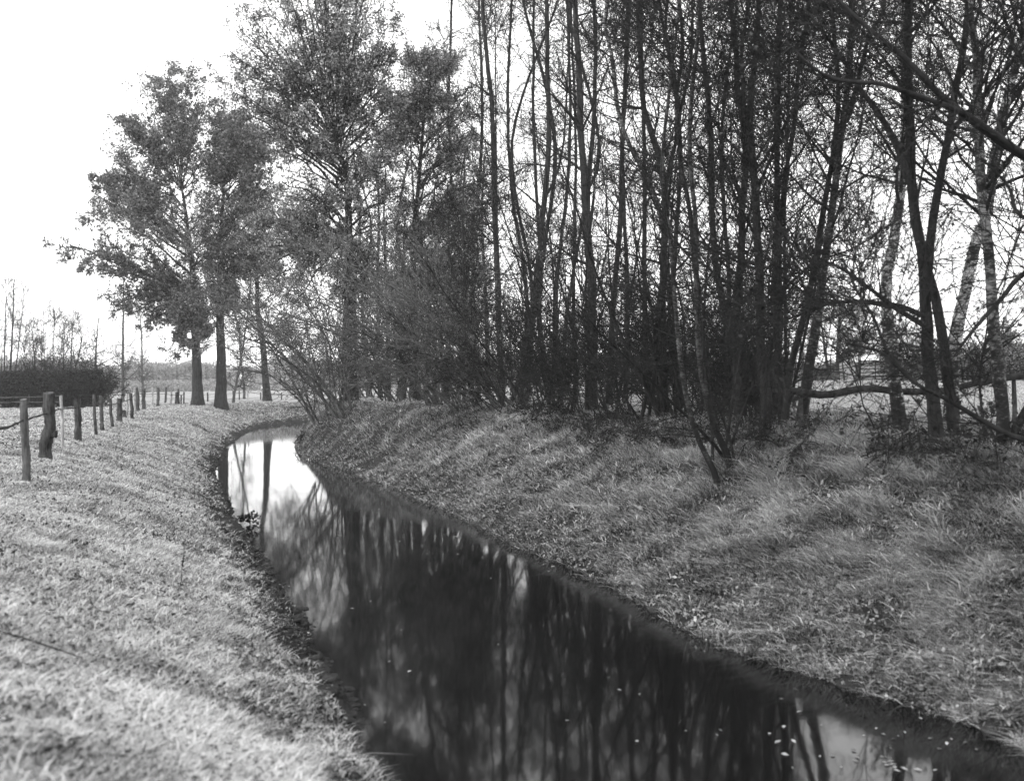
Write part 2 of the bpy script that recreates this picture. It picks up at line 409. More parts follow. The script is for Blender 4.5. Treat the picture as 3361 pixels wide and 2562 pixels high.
def coppice(name, label, cat, group, x, y, seed, stems=10, L=7, r=.05, lean=(-.5, -.25, 0), arch=-.10, n2=16, n3=8, leaf=2.5, leafsize=.07, rtw=.006,
            spread=.35, L2=1.8, L3=.6, mat=None, leafmat=None, tilt=.55, low=0.02):
    rng = np.random.default_rng(seed); z = gz(x, y); root = thing(name, label, cat, (x, y, z), group)
    n = 10; M = stems; pos = np.array([x, y, z - .1]) + np.c_[rng.normal(size=(M, 2)) * spread, np.zeros(M)]
    d = unit(np.c_[rng.normal(size=(M, 2)) * tilt, np.ones(M)] + np.asarray(lean)); ln = L * rng.uniform(.55, 1.15, M); out = [pos]
    for s in range(n):
        d = unit(d + np.array([0, 0, arch * (.3 + s / n)]) + np.asarray(lean) * .04 + rng.normal(size=(M, 3)) * .07)
        pos = pos + d * (ln / n)[:, None]; out.append(pos)
    P = np.stack(out, 1); R = (r * rng.uniform(.5, 1.2, M))[:, None] * np.linspace(1, .18, n + 1)[None]
    for k in range(min(M, 12)):
        g = Geo(); tubes(g, P[k], R[k], 6); g.build('stem', mat or M_BRUSH, root, True)
    gl = Geo()
    if M > 12: tubes(gl, P[12:], R[12:], 6)
    P2, R2 = grow(rng, P, R, M * n2, low + .12, 1, 45, L2, 5, -.01, .15, .45, rtw * 1.4, dec=.4)
    P3, R3 = grow(rng, P2, R2, M * n2 * n3, .08, 1, 42, L3, 3, .0, .2, .6, rtw, dec=.3)
    tubes(gl, P2, R2, 4); tubes(gl, P3, R3, 3); gl.build('branches', mat or M_BRUSH, root)
    if leaf:
        gf = Geo(); leaves(gf, rng, P3, leaf, leafsize, .04); gf.build('foliage', leafmat or M_LEAFR, root)
    return root

# ---------------------------------------------------------------- ground and water
def spaced(*parts):
    a = []
    for lo, hi, st in parts: a.append(np.arange(lo, hi, st))
    return np.concatenate(a)
def geo_out(a, b, s0): 
    out = [a]; s = s0
    while abs(out[-1]) < abs(b): out.append(out[-1] + s * np.sign(b)); s *= 1.13
    return np.array(out[1:])
gx = np.concatenate([geo_out(-30, -600, .4)[::-1], np.arange(-30, -16, .2), np.arange(-16, 16, .13), np.arange(16, 30, .25), geo_out(30, 600, .4)])
gy = np.concatenate([[-30, -20, -12, -6], np.arange(-2, 30, .13), np.arange(30, 60, .2), np.arange(60, 110, .3), geo_out(110, 600, .5)])
X, Y = np.meshgrid(gx, gy); Z = height(X, Y); side, S_, W_ = banks(X, Y)
T_ = np.where(side < 0, sstep(.3, 1.6, S_) * (.30 + .65 * sstep(4, 6, S_)), sstep(6.5, 9, S_)); T_ = np.where(W_, 0, T_) * (0.45 + .55 * sstep(.35, .6, fbm(X * .5, Y * .5, 77)))
ny, nx = X.shape; i, j = np.meshgrid(np.arange(ny - 1), np.arange(nx - 1), indexing='ij'); b0 = (i * nx + j).ravel()
g = Geo(); g.add(np.stack([X, Y, Z], -1), np.stack([b0, b0 + 1, b0 + nx + 1, b0 + nx], -1), T_.ravel())
ground = g.build('ground', M_GROUND, None, True); tag(ground, 'pasture and grassy banks on both sides of the narrow stream', 'ground', kind='structure')
del X, Y, Z, S_, W_, T_, side

wm = bpy.data.meshes.new('stream'); Lw, Rw = [], []
cen = []
tl = np.linspace(0, 1, 160)
def resample(L, n=160):
    d = np.r_[0, np.cumsum(np.linalg.norm(np.diff(L, axis=0), axis=1))]; t = np.linspace(0, d[-1], n)
    return np.c_[np.interp(t, d, L[:, 0]), np.interp(t, d, L[:, 1])]
lw, rw = resample(LE), resample(RE); dd = unit(lw - rw); lw = lw + dd * .7; rw = rw - dd * .7
V = np.zeros((160, 2, 3)); V[:, 0, :2] = lw; V[:, 1, :2] = rw; V[..., 2] = WZ
k = np.arange(159) * 2
g = Geo(); g.add(V, np.stack([k, k + 1, k + 3, k + 2], -1)); water = g.build('stream', M_WATER)
tag(water, 'dark still stream curving away to the left, mirroring trees and white sky', 'stream', kind='structure')

# ---------------------------------------------------------------- grass, leaf litter, floating leaves (stuff)
def blades(g, rng, P, h, w, lean, tone, bend=.6):
    M = len(P); az = rng.uniform(0, 2 * np.pi, M); side = np.c_[np.cos(az), np.sin(az), np.zeros(M)] * (w / 2)[:, None]
    L = lean * h[:, None]; up = np.zeros((M, 3)); up[:, 2] = h
    m = P + up * .55 + L * .35; t = P + up * (1 - bend * .35) + L
    V = np.stack([P - side, P + side, m - side * .75, m + side * .75, t], 1); k = np.arange(M)[:, None] * 5
    F3 = np.concatenate([k + np.array([[0, 1, 3]]), k + np.array([[0, 3, 2]]), k + np.array([[2, 3, 4]])])
    g.add(V, F3, np.repeat(tone, 5))
def scatter(rng, M, ymin, ymax, umin=-120, umax=2330, power=1.0):
    """random ground points in the field of view, denser close by"""
    y = ymin * (ymax / ymin) ** (rng.random(M) ** power); u = rng.uniform(umin, umax, M); x = (u - CU) / F_PX * y
    return x, y
def make_grass():
    rng = np.random.default_rng(3)
    # left bank and meadow
    x, y = scatter(rng, 1500000, 2.6, 100, -150, 1000, .95)
    side, s, w = banks(x, y); cl = fbm(x * 2.2, y * 2.2, 41); cl2 = fbm(x * .5, y * .5, 43)
    keep = (side < 0) & ~w & (s > .12) & (rng.random(len(x)) < (.45 + .55 * sstep(.32, .56, cl)) * sstep(0.35, 1.3, s + .6 * cl) * np.where(s > 5.5, .5, 1))
    x, y, s, cl, cl2 = x[keep], y[keep], s[keep], cl[keep], cl2[keep]; M = len(x)
    P = np.c_[x, y, height(x, y) - .005]; tuft = sstep(.56, .72, fbm(x * 1.3, y * 1.3, 47))
    h = (.022 + .045 * rng.random(M) + .07 * tuft * rng.random(M)) * (1 + .012 * y) * np.where(s > 5.5, .7, 1)
    wd = .0052 * (1 + .13 * y) * rng.uniform(.6, 1.4, M)
    ln = np.c_[rng.normal(size=(M, 2)) * .9, np.zeros(M)]
    tone = np.clip(.48 + .3 * (cl2 - .5) + rng.normal(size=M) * .30 + .7 * (cl - .5), 0, 1)
    g = Geo(); blades(g, rng, P, h, wd, ln, tone)
    # long bleached blades lying about near the camera
    x, y = scatter(rng, 34000, 2.6, 14, -150, 900, 1); side, s, w = banks(x, y); k = (side < 0) & ~w & (s > .5) & (fbm(x * 1.1, y * 1.1, 53) > .48)
    x, y = x[k], y[k]; M = len(x); P = np.c_[x, y, height(x, y)]
    blades(g, rng, P, rng.uniform(.05, .15, M), rng.uniform(.004, .009, M), np.c_[rng.normal(size=(M, 2)) * 1.6, np.zeros(M)], rng.uniform(.7, 1, M), 1.2)
    o = g.build('bank_grass', M_GRASSL); tag(o, 'short pale tussocky grass covering the near bank and meadow beside the fence', 'grass', kind='stuff')
    # right bank: long arching grass in tufts among leaf litter
    x, y = scatter(rng, 1150000, 8, 70, 560, 2330, .9); side, s, w = banks(x, y)
    cl = fbm(x * 1.6, y * 1.6, 61); keep = (side > 0) & ~w & (s < 9) & (rng.random(len(x)) < sstep(.22, .50, cl) * sstep(-.3, .3, s))
    x, y, s, cl = x[keep], y[keep], s[keep], cl[keep]; M = len(x); P = np.c_[x, y, height(x, y) - .005]
    # blades of one tuft comb the same way
    a = fbm(x * 1.3, y * 1.3, 66) * 16; comb = np.c_[np.cos(a), np.sin(a), np.zeros(M)] * .45 + np.array([-.45, -.35, 0])
    big = sstep(.40, .62, fbm(x * 2.0, y * 2.0, 68)) * sstep(.8, 2.2, s)
    h = (.05 + .12 * rng.random(M) + .24 * big * rng.random(M)) ; wd = (.005 + .009 * rng.random(M) ** 2) * (1 + .05 * y)
    tone = np.clip(.02 + .8 * rng.random(M) ** 1.9 + .16 * big + .5 * (fbm(x * .7, y * .7, 69) - .5) + .6 * (fbm(x * 2.6, y * 2.6, 70) - .5), 0, 1)
    g = Geo(); blades(g, rng, P, h, wd, comb + np.c_[rng.normal(size=(M, 2)) * 1.15, np.zeros(M)], tone, .9)
    x, y = scatter(rng, 45000, 8, 60, 560, 2330, 1); side, s, w = banks(x, y); k = (side > 0) & ~w & (s > .1) & (s < 7) & (fbm(x * 2.4, y * 2.4, 81) > .47); x, y = x[k], y[k]; M = len(x)
    P = np.c_[x, y, height(x, y)]; blades(g, rng, P, rng.uniform(.06, .24, M), rng.uniform(.008, .020, M), np.c_[rng.normal(size=(M, 2)) * 1.0, np.zeros(M)] + np.array([-.4, -.3, 0]), rng.random(M) ** 1.3, 1.3)
    x, y = scatter(rng, 34000, 8, 60, 560, 2330, 1); side, s, w = banks(x, y); k = (side > 0) & ~w & (s < 7) & (fbm(x * 1.8, y * 1.8, 83) > .50); x, y = x[k], y[k]; M = len(x)
    cards(g, rng, np.c_[x, y, height(x, y) + rng.uniform(.03, .16, M)], rng.uniform(.03, .07, M), rng.random(M) ** 2 * .5, 1.5, np.array([[0, 0, 1.0]]), .9)
    o = g.build('long_grass', M_GRASSR); tag(o, 'long arching grass in combed tufts on the wooded bank under the trees', 'grass', kind='stuff')
    x, y = scatter(rng, 420000, 14, 75, 1250, 2330, .8); side, s, w = banks(x, y); keep = (side > 0) & (s > 5.5) & (rng.random(len(x)) < sstep(.3, .6, fbm(x * 1.5, y * 1.5, 58)))
    x, y = x[keep], y[keep]; M = len(x); P = np.c_[x, y, height(x, y)]
    g = Geo(); blades(g, rng, P, rng.uniform(.02, .07, M) * (1 + .02 * y), rng.uniform(.006, .014, M) * (1 + .04 * y), np.c_[rng.normal(size=(M, 2)) * .8, np.zeros(M)], rng.uniform(.1, .9, M))
    o = g.build('field_grass', M_GRASSL); tag(o, 'pale grazed grass of the field beyond the wooded bank', 'grass', kind='stuff')
    # litter on the right bank and along both water's edges
    x, y = scatter(rng, 560000, 8, 75, 560, 2330, .9); side, s, w = banks(x, y)
    keep = (side > 0) & ~w & (s < 10) & (rng.random(len(x)) < .12 + .88 * sstep(.35, .55, fbm(x * 1.2, y * 1.2, 71)))
    x, y = x[keep], y[keep]; M = len(x); c = np.c_[x, y, height(x, y) + .02 + .05 * rng.random(M)]
    g = Geo(); tn = rng.random(M) ** 2.2 * .75; cards(g, rng, c, np.clip(rng.lognormal(-3.4, .4, M), .015, .09) * (1 + .02 * y), tn, 1.1, np.array([[0, 0, 1.0]]), .75)
    x, y = scatter(rng, 130000, 4, 75, -100, 900, .9); side, s, w = banks(x, y)
    cl = fbm(x * 1.4, y * 1.4, 73); keep = (side < 0) & ~w & (rng.random(len(x)) < np.where(s < 1.1, .95 * sstep(.35, .52, cl), .16)) & (s > .02)
    x, y = x[keep], y[keep]; M = len(x); c = np.c_[x, y, height(x, y) + .02 + .03 * rng.random(M)]
    cards(g, rng, c, rng.uniform(.03, .06, M) * (1 + .015 * y), rng.random(M) ** 4 * .5, 1.1, np.array([[0, 0, 1.0]]), .7)
    o = g.build('leaf_litter', M_LITTER); tag(o, 'fallen leaves and weeds strewn over the banks and along the water edge', 'leaf litter', kind='stuff')
    # leaves afloat
    pts = []
    for (u, v, n, su, sv) in [(1790, 1600, 22, 110, 28), (1860, 1640, 30, 80, 22), (2000, 1590, 14, 90, 20), (1560, 1395, 12, 40, 5), (1150, 1218, 8, 60, 12), (820, 1105, 16, 40, 4), (740, 1062, 10, 40, 5),
                              (690, 1130, 8, 90, 30), (1000, 1165, 6, 60, 14), (1400, 1500, 10, 260, 90), (1150, 1400, 8, 200, 120), (700, 1300, 5, 60, 60), (1600, 1570, 8, 80, 30),
                              (1950, 1560, 8, 60, 25), (800, 1480, 8, 60, 70), (560, 1110, 8, 50, 50), (1020, 1180, 10, 90, 40), (620, 935, 8, 40, 2)]:
        for _ in range(max(3, int(n * .6))): pts.append(at_z(u + rng.normal() * su, v + rng.normal() * sv, WZ + .008))
    pts = np.array(pts); k = inside(pts[:, 0], pts[:, 1]); pts = pts[k]; M = len(pts)
    g = Geo(); cards(g, rng, pts, rng.uniform(.018, .055, M) * (1 + .02 * pts[:, 1]), rng.uniform(.05, .6, M), 1.2, np.array([[0, 0, 1.0]]), .12)
    o = g.build('floating_leaves', M_LITTER); tag(o, 'scattered pale leaves floating on the dark water', 'leaves', kind='stuff')
make_grass()
def mud_clods():
    rng = np.random.default_rng(17); x, y = scatter(rng, 16000, 6, 60, 300, 1000, .9); side, s, w = banks(x, y)
    k = (side < 0) & (np.where(w, -s, s) > -.12) & (s < .75) & (fbm(x * 1.9, y * 1.9, 19) > .42); x, y = x[k][:2600], y[k][:2600]; g = Geo(); n, m = 5, 7
    a = np.linspace(0, np.pi, n)[:, None]; b = np.arange(m)[None] * 2 * np.pi / m; U = np.stack([np.sin(a) * np.cos(b), np.sin(a) * np.sin(b), np.cos(a) * np.ones_like(b)], -1)
    M = len(x); r = rng.uniform(.02, .075, (M, 1, 1, 1)); V = U[None] * r * rng.uniform(.7, 1.3, (M, n, m, 1)) * rng.uniform([.7, .7, .35], [1.5, 1.5, .7], (M, 1, 1, 3))
    z = np.maximum(height(x, y), WZ - .02); V = V + np.stack([x, y, z], -1)[:, None, None]
    i, j = np.meshgrid(np.arange(n - 1), np.arange(m), indexing='ij'); q = np.stack([i * m + j, i * m + (j + 1) % m, (i + 1) * m + (j + 1) % m, (i + 1) * m + j], -1).reshape(-1, 4)
    g.add(V, (np.arange(M)[:, None, None] * n * m + q[None]).reshape(-1, 4)); o = g.build('mud_clods', mat_bark('wet_mud', .008, .05, 30)); tag(o, 'crumbled dark clods of mud along the near water edge', 'mud', kind='stuff')
mud_clods()

# ---------------------------------------------------------------- the fence on the near meadow
def make_fence():
    # (foot u, foot v, top u, top v, width px, material, bends, label)
    posts = [
        (58, 1038, 51, 859, 15.5, M_POST, [(.3, 1.5), (.7, 0)], 'smooth straight round post leaning left, the largest in the fence'),
        (102, 990, 107, 845, 20, M_GNARL, [(.22, -4), (.45, 4.5), (.62, 2)], 'gnarled crooked post with deep furrows and a pale sawn top'),
        (135, 961, 131, 851, 6.5, M_POSTP, [(.5, 1)], 'thin pale post stripped of its bark'),
        (168, 949, 166, 857, 13.5, M_POSTD, [(.5, 1)], 'dark stubby post with rough bark'),
        (207, 938, 202, 849, 6.5, M_POST, [(.5, -1)], 'slim half peeled post'),
        (220, 927, 217, 852, 8, M_POST, [(.5, 0)], 'plain grey round post'),
        (242, 920, 237, 857, 6, M_POST, [(.5, -1.5)], 'short thin wavy post'),
        (257, 909, 257, 857, 10.5, M_POSTD, [(.5, 0)], 'thick dark square topped post'),
        (273, 896, 273, 847, 4.5, M_POSTP, [(.5, 1)], None),
        (284, 902, 281, 846, 7, M_POSTD, [(.4, 1.5)], None), (290, 889, 290, 835, 5, M_POSTP, [(.5, -1)], None),
        (297, 885, 293, 834, 8, M_POSTD, [(.6, 2)], None), (310, 881, 310, 836, 7, M_POSTD, [(.5, -1)], None),
        (328, 875, 328, 834, 4, M_POSTP, [(.5, 1)], None), (340, 874, 340.5, 834, 6, M_POST, [(.5, .6)], None),
        (356, 867, 358, 833, 4.2, M_POST, [(.5, 0)], None), (367.5, 870, 369, 839, 4.2, M_POSTP, [(.5, 1)], None),
        (379, 871, 380, 844, 5.2, M_POSTD, [(.5, 0)], None), (385, 871, 384, 836, 4.6, M_POST, [(.5, -1)], None),
        (390, 870, 390, 850, 3, M_POST, [(.5, 0)], None), (395.5, 869, 396, 843, 3, M_POSTD, [(.5, 0)], None)]
    root = thing('field_fence', 'old wire fence on crooked unsawn posts running along the crest of the grassy bank', 'fence', (-7.5, 15, 0))
    rng = np.random.default_rng(9); tops = []
    for fu, fv, tu, tv, w, m, bends, lab in posts:
        p = ong(fu, fv, 6); y = p[1]; q = at(tu, tv, y); n = 22; t = np.linspace(0, 1, n)[:, None]; P = p + (q - p) * t; P[0, 2] -= .2
        r = w * .5 * y / F_PX
        for bt, bd in bends: P[:, 0] += bd * y / F_PX * np.exp(-((t[:, 0] - bt) / .18) ** 2)
        k = 12; R = r * (1.08 - .14 * t[:, 0]) * (1 + .06 * np.sin(t[:, 0] * 17 + fu) + .05 * rng.normal(size=n))
        g = Geo(); tubes(g, P, R, k)
        V = g.v[0].reshape(n, k, 3); ridge = 1 + (.17 if m is M_GNARL else .10 if m is M_POSTD else .045) * rng.normal(size=(1, k, 1)) + .03 * rng.normal(size=(n, k, 1)); V = P[:, None] + (V - P[:, None]) * ridge
        V[-1, :, 2] += r * .25 * np.cos(np.arange(k) * 2 * np.pi / k + fu); g.v[0] = V.reshape(-1, 3).astype(np.float32)
        c = V[-1].mean(0); g.add(np.vstack([V[-1], c]), np.stack([np.arange(k), (np.arange(k) + 1) % k, np.full(k, k)], -1))
        o = g.build('post', m, root, True)
        if lab: o['label'] = lab
        tops.append((p, q, r))
        if fu == 102:
            g = Geo(); kz = p + (q - p) * .36 + np.array([r * 1.2, -.02, 0]); t2 = np.linspace(0, 1, 6)[:, None]
            tubes(g, kz + (np.array([.10, 0, .13])) * t2, np.array([r * .8, r * .8, r * .6, r * .5, r * .3, .005]), 7); g.build('knot', m, o, True)
        if fu == 168:
            g = Geo(); kz = p + (q - p) * .52 + np.array([r * .9, -.02, 0]); tubes(g, np.array([kz, kz + [.04, 0, .03], kz + [.07, 0, .01]]), np.array([.02, .015, .006]), 5); g.build('knot', m, o)
    # wire: from outside the frame past every post
    pts = []
    v_w = [905, 889, 880, 877, 872, 869, 871, 867, 862, 858, 850, 846, 848, 848, 848, 848, 849, 849, 849, 850, 849]
    a = at(-260, 985, 10.5); b = at(0, 923, 13.2); pts += [a, b]
    for (fu, fv, tu, tv, w, *_), v, (p, q, r) in zip(posts, v_w, tops):
        fr = (fv - v) / (fv - tv); pts.append(p + (q - p) * fr + np.array([0, -r, 0]))
    P = catmull(pts, 6); P[:, 2] += .012 * np.sin(np.arange(len(P)) * 2.3)
    g = Geo(); tubes(g, P, np.full(len(P), .017) * np.linspace(1, 1.5, len(P)), 5); P2 = P + np.c_[np.zeros((len(P), 2)), .02 * np.sin(np.arange(len(P)) * 1.7)]
    tubes(g, P2, np.full(len(P), .012), 4); g.build('wire', M_WIRE, root)
    # the fence goes on beyond the two big trees, round the bend of the stream
    far = [(415, 864, 415, 850, 3), (447, 865, 448, 846, 3.6), (502, 861, 502, 842, 3), (515, 860, 515, 840, 2.6), (533, 862, 533, 838, 4.2), (561, 857, 561, 842, 2.8),
           (606, 861, 606, 846, 2.4), (648, 862, 648, 842, 3.6)]
    r2 = thing('far_fence', 'low dark post and wire fence across the meadow behind the two big trunks', 'fence', tuple(ong(447, 865, 30))); prev = None
    for fu, fv, tu, tv, w in far:
        p = ong(fu, fv - 2, 60); y = min(p[1], 112); p = at(fu, fv, y); p[2] = gz(p[0], y); h = (fv - tv) * y / F_PX; q = p + [0, 0, h]
        g = Geo(); P = np.array([p - [0, 0, .2], (p + q) / 2 + [.02, 0, 0], q]); tubes(g, P, np.array([1.1, 1, .9]) * w * .5 * y / F_PX, 7)
        g.build('post', M_POSTP if fu == 533 else M_POSTD, r2, True)
        if prev is not None:
            g = Geo(); tt = np.linspace(0, 1, 6)[:, None]; a = prev[0] + (prev[1] - prev[0]) * .75; b = p + (q - p) * .75; tubes(g, a + (b - a) * tt, np.full(6, .02), 4); g.build('wire', M_WIRE, r2)
        prev = (p, q)
make_fence()

def stump(u, v0, v1, w, seed, label):
    p = ong(u, v0, 6); y = p[1]; h = (v0 - v1) * y / F_PX; r = w * .5 * y / F_PX; rng = np.random.default_rng(seed); k = 14
    root = thing('tree_stump', label, 'stump', p)
    z = np.array([-.15, 0, .25, .6, 1]) * h; R = r * np.array([1.5, 1.4, 1.1, 1, 1]); g = Geo(); P = p + np.c_[np.zeros((5, 2)), z]; tubes(g, P, R, k)
    V = g.v[0].reshape(5, k, 3); V = P[:, None] + (V - P[:, None]) * (1 + .1 * rng.normal(size=(1, k, 1))); V[-1, :, 2] += rng.normal(size=k) * .04 * h; g.v[0] = V.reshape(-1, 3).astype(np.float32)
    g.build('bark', M_POSTD, root, True); g = Geo(); g.add(np.vstack([V[-1] + [0, 0, .004], V[-1].mean(0) + [0, 0, .01]]), np.stack([np.arange(k), (np.arange(k) + 1) % k, np.full(k, k)], -1)); g.build('cut_face', M_POST, root)
stump(266.5, 898, 883, 9, 1, 'short dark sawn stump between the fence posts, close to the crest')

# ---------------------------------------------------------------- the tall trees
leafy_tree('oak_tree', 'large spreading oak in full leaf with low sprays round its stout trunk beside the fence', 'oak', 'tall leafy trees along the stream',
    [(426, 873), (424, 800), (421, 740), (418, 660), (412, 560), (402, 470), (392, 410)], ong(426, 873, 30)[1], .47,
    [(345, 150, 30), (415, 150, 34), (330, 205, 36), (395, 225, 45), (275, 275, 32), (325, 300, 50), (240, 350, 40), (300, 390, 52), (380, 340, 52), (220, 440, 36),
     (290, 475, 48), (365, 450, 52), (440, 410, 50), (180, 560, 28), (245, 545, 40), (320, 580, 45), (400, 560, 50), (245, 640, 34), (300, 668, 34), (375, 680, 38),
     (445, 640, 42), (400, 735, 24), (370, 748, 18), (450, 300, 45), (450, 720, 22), (455, 520, 50), (205, 400, 26), (262, 262, 20), (305, 705, 14), (340, 620, 30)],
    11, 11, 13, 6.2, .22, .014, .9, tstart=.5, leafmat=M_LEAFO)
leafy_tree('oak_tree', 'tall oak with a clean straight column of trunk just right of the spreading oak', 'oak', 'tall leafy trees along the stream',
    [(476, 876), (476, 800), (474, 720), (474, 640), (476, 560), (478, 470), (482, 400)], ong(477, 880, 30)[1], .50,
    [(480, 600, 40), (515, 540, 48), (455, 540, 40), (500, 460, 50), (550, 420, 45), (440, 470, 40), (470, 390, 48), (530, 350, 45), (500, 290, 45), (455, 330, 38), (545, 490, 40),
     (575, 370, 35), (520, 250, 38), (480, 220, 30), (470, 665, 28), (495, 640, 24), (560, 560, 36), (540, 300, 36), (570, 330, 38), (590, 275, 34), (540, 235, 32), (600, 420, 34), (590, 500, 34)],
    12, 10, 12, 5.6, .21, .013, .9, tstart=.55, leafmat=M_LEAFO)
leafy_tree('forked_oak', 'tallest tree, thick trunk rising out of the brush and forking into long limbs', 'oak', 'tall leafy trees along the stream',
    [(752, 880), (751, 760), (751, 640), (750, 520), (748, 430), (738, 360), (722, 310)], 50.0, .42,
    [(500, 75, 32), (560, 30, 40), (630, 10, 48), (720, 0, 52), (800, 20, 45), (850, 45, 28), (480, 120, 26), (545, 130, 42), (620, 115, 48), (700, 110, 52), (785, 110, 48),
     (560, 205, 42), (645, 220, 50), (745, 215, 52), (815, 210, 40), (585, 300, 45), (680, 320, 50), (775, 325, 50), (610, 395, 45), (700, 430, 50), (640, 490, 42),
     (700, 550, 48), (790, 440, 46), (830, 340, 40), (600, -70, 55), (720, -100, 60), (800, -60, 45), (660, -170, 50), (870, 120, 34), (875, 210, 40), (855, 290, 44), (520, 200, 36), (760, 540, 40), (740, 620, 34), (800, 600, 38), (570, 560, 30), (610, 620, 34), (640, 560, 34), (560, 480, 26), (600, 470, 30)],
    13, 12, 12, 3.6, .13, .012, 1.1, tstart=.62)
leafy_tree('leafy_alder', 'narrow leafy tree with a feathery pointed top between the forked oak and the bare trunks', 'alder', 'tall leafy trees along the stream',
    [(900, 885), (893, 760), (890, 640), (893, 500), (902, 380), (912, 260), (925, 170), (932, 100)], right_depth(900, 6.5), .20,
    [(932, 115, 24), (895, 150, 28), (958, 175, 32), (900, 220, 38), (975, 255, 36), (870, 300, 36), (940, 320, 45), (995, 350, 32), (880, 400, 42), (960, 430, 45), (865, 500, 42),
     (930, 530, 45), (1000, 480, 36), (835, 590, 42), (900, 640, 45), (975, 610, 42), (1030, 420, 26), (850, 220, 20), (1010, 560, 36), (860, 190, 40), (1000, 240, 32), (1020, 310, 32), (820, 270, 38), (930, 185, 40), (980, 135, 22), (1035, 380, 32), (880, 110, 24)],
    14, 10, 11, 5.5, .12, .010, 1.0, tstart=.12)
leafy_tree('leafy_alder', 'mid height leafy alder leaning among the brush, right of the narrow pointed one', 'alder', 'tall leafy trees along the stream',
    [(960, 890), (950, 760), (955, 640), (975, 500), (990, 400), (1000, 330)], right_depth(960, 8.5), .15,
    [(1000, 340, 26), (985, 420, 34), (1030, 470, 34), (960, 500, 38), (1010, 560, 38), (940, 600, 38), (1000, 650, 38), (1040, 600, 30)],
    15, 9, 10, 5.5, .12, .009, 1.0, tstart=.12)
leafy_tree('young_oak', 'slim tree with lacy foliage and a bent dark trunk at the bend', 'tree', 'tall leafy trees along the stream',
    [(575, 861), (573, 830), (569, 787), (565, 731), (555, 672), (554, 624), (549, 560), (545, 500), (540, 450)], 103, .40,
    [(540, 470, 30), (575, 490, 34), (515, 510, 28), (600, 540, 34), (560, 560, 32), (525, 590, 26), (610, 600, 34), (585, 640, 32), (510, 640, 20), (620, 680, 34), (570, 440, 30)],
    16, 9, 10, 3.0, .18, .018, .8)

# pair of thin crossing stems on the far side of the bend
bare_tree('slender_birch', 'thin leaning birch stem crossing another, between the straight oak and the slim lacy tree', 'birch', None, [(502, 862), (510, 815), (521, 754), (529, 700), (536, 650), (541, 600)], 96, .13, 21,
    M_PALE, 22, 120, 500, 2.8, 1.4, .8, rtw=.014, top=600, ksides=7, limbs=[([(521, 754), (515, 715), (508, 680), (500, 640)], .3, .08)])
bare_tree('slender_birch', 'thin pale stem standing behind the crossed leaning birch', 'birch', None, [(526, 852), (524, 810), (519, 770), (516, 730)], 118, .16, 22,
    M_PALE, 16, 80, 300, 2.4, 1.2, .8, rtw=.016, top=700, ksides=7)

# ---------------------------------------------------------------- hedge, rails and bare trees on the far left
def hedge():
    y = 84.0; x0 = at(-110, 860, y)[0]; x1 = at(214, 860, y)[0]; z = .05; rng = np.random.default_rng(31)
    root = thing('clipped_hedge', 'dark dense clipped hedge with a flat top at the edge of the meadow', 'hedge', ((x0 + x1) / 2, y, z))
    g = Geo(); gl = Geo(); M = 150; x = rng.uniform(x0, x1, M); P = np.c_[x, y + rng.uniform(-.8, .8, M), np.full(M, z - .1)]; n = 6; d = unit(np.c_[rng.normal(size=(M, 2)) * .35, np.ones(M)]); out = [P]
    for s in range(n): d = unit(d + rng.normal(size=(M, 3)) * .25); P = P + d * .5; out.append(P)
    P = np.stack(out, 1); P[..., 2] = np.minimum(P[..., 2], z + 2.95); R = np.full((M, n + 1), .04) * np.linspace(1, .4, n + 1); tubes(g, P, R, 5)
    P2, R2 = grow(rng, P, R, 3200, .1, 1, 60, 1.0, 4, 0, .3, .5, .014, dec=.1); P3, R3 = grow(rng, P2, R2, 12000, .1, 1, 60, .5, 3, 0, .3, .5, .012); P2[..., 2] = np.minimum(P2[..., 2], z + 2.95 + .4 * fbm(P2[..., 0], P2[..., 0] * 0, 3)); P3[..., 2] = np.minimum(P3[..., 2], z + 2.9 + .5 * fbm(P3[..., 0], P3[..., 0] * 0, 3) + .25 * rng.random(P3.shape[:2]))
    tubes(g, P2, R2, 3); tubes(gl, P3, R3, 3); g.build('stems', M_TWIG, root); gl.build('twigs', M_TWIG, root)
    gf = Geo(); M = 30000; zz = rng.random(M) ** .55 * 3.15; c = np.c_[rng.uniform(x0, x1, M), y + rng.uniform(-1, 1, M), z + zz]; cards(gf, rng, c, rng.uniform(.1, .22, M), rng.random(M)); gf.build('foliage', M_LEAFN, root)
    # loose end bush
    coppice('hedge_bush', 'unclipped bush with curling branches at the end of the clipped hedge', 'bush', None, at(208, 860, y - .5)[0], y - .5, 33, 10, 3.7, .07, (.22, 0, .1), -.07, 12, 7, 1.5, .14, .013, .3, 1.4, .7, M_TWIG, M_LEAFN, .4)
    for k, (dy, hh) in enumerate([(0, 1.05), (0, .55), (0, .22)]): pass
    r2 = thing('rail_fence', 'low wooden rail fence in front of the clipped hedge', 'fence', ((x0 + x1) / 2, y - 2.4, z))
    yy = y - 2.4; xs = np.arange(x0, at(160, 860, yy)[0], 2.7)
    for x in xs:
        g = Geo(); tubes(g, np.array([[x, yy, -.2], [x + .02, yy, .5], [x, yy, 1.2]]), np.array([.07, .065, .06]), 7); g.build('post', M_POSTD, r2, True)
    for h in (.95, .45):
        g = Geo(); P = np.c_[xs, np.full(len(xs), yy - .09), h + .05 * rng.normal(size=len(xs))]; tubes(g, P, np.full(len(xs), .05), 6); g.build('rail', M_POSTD, r2, True)
hedge()
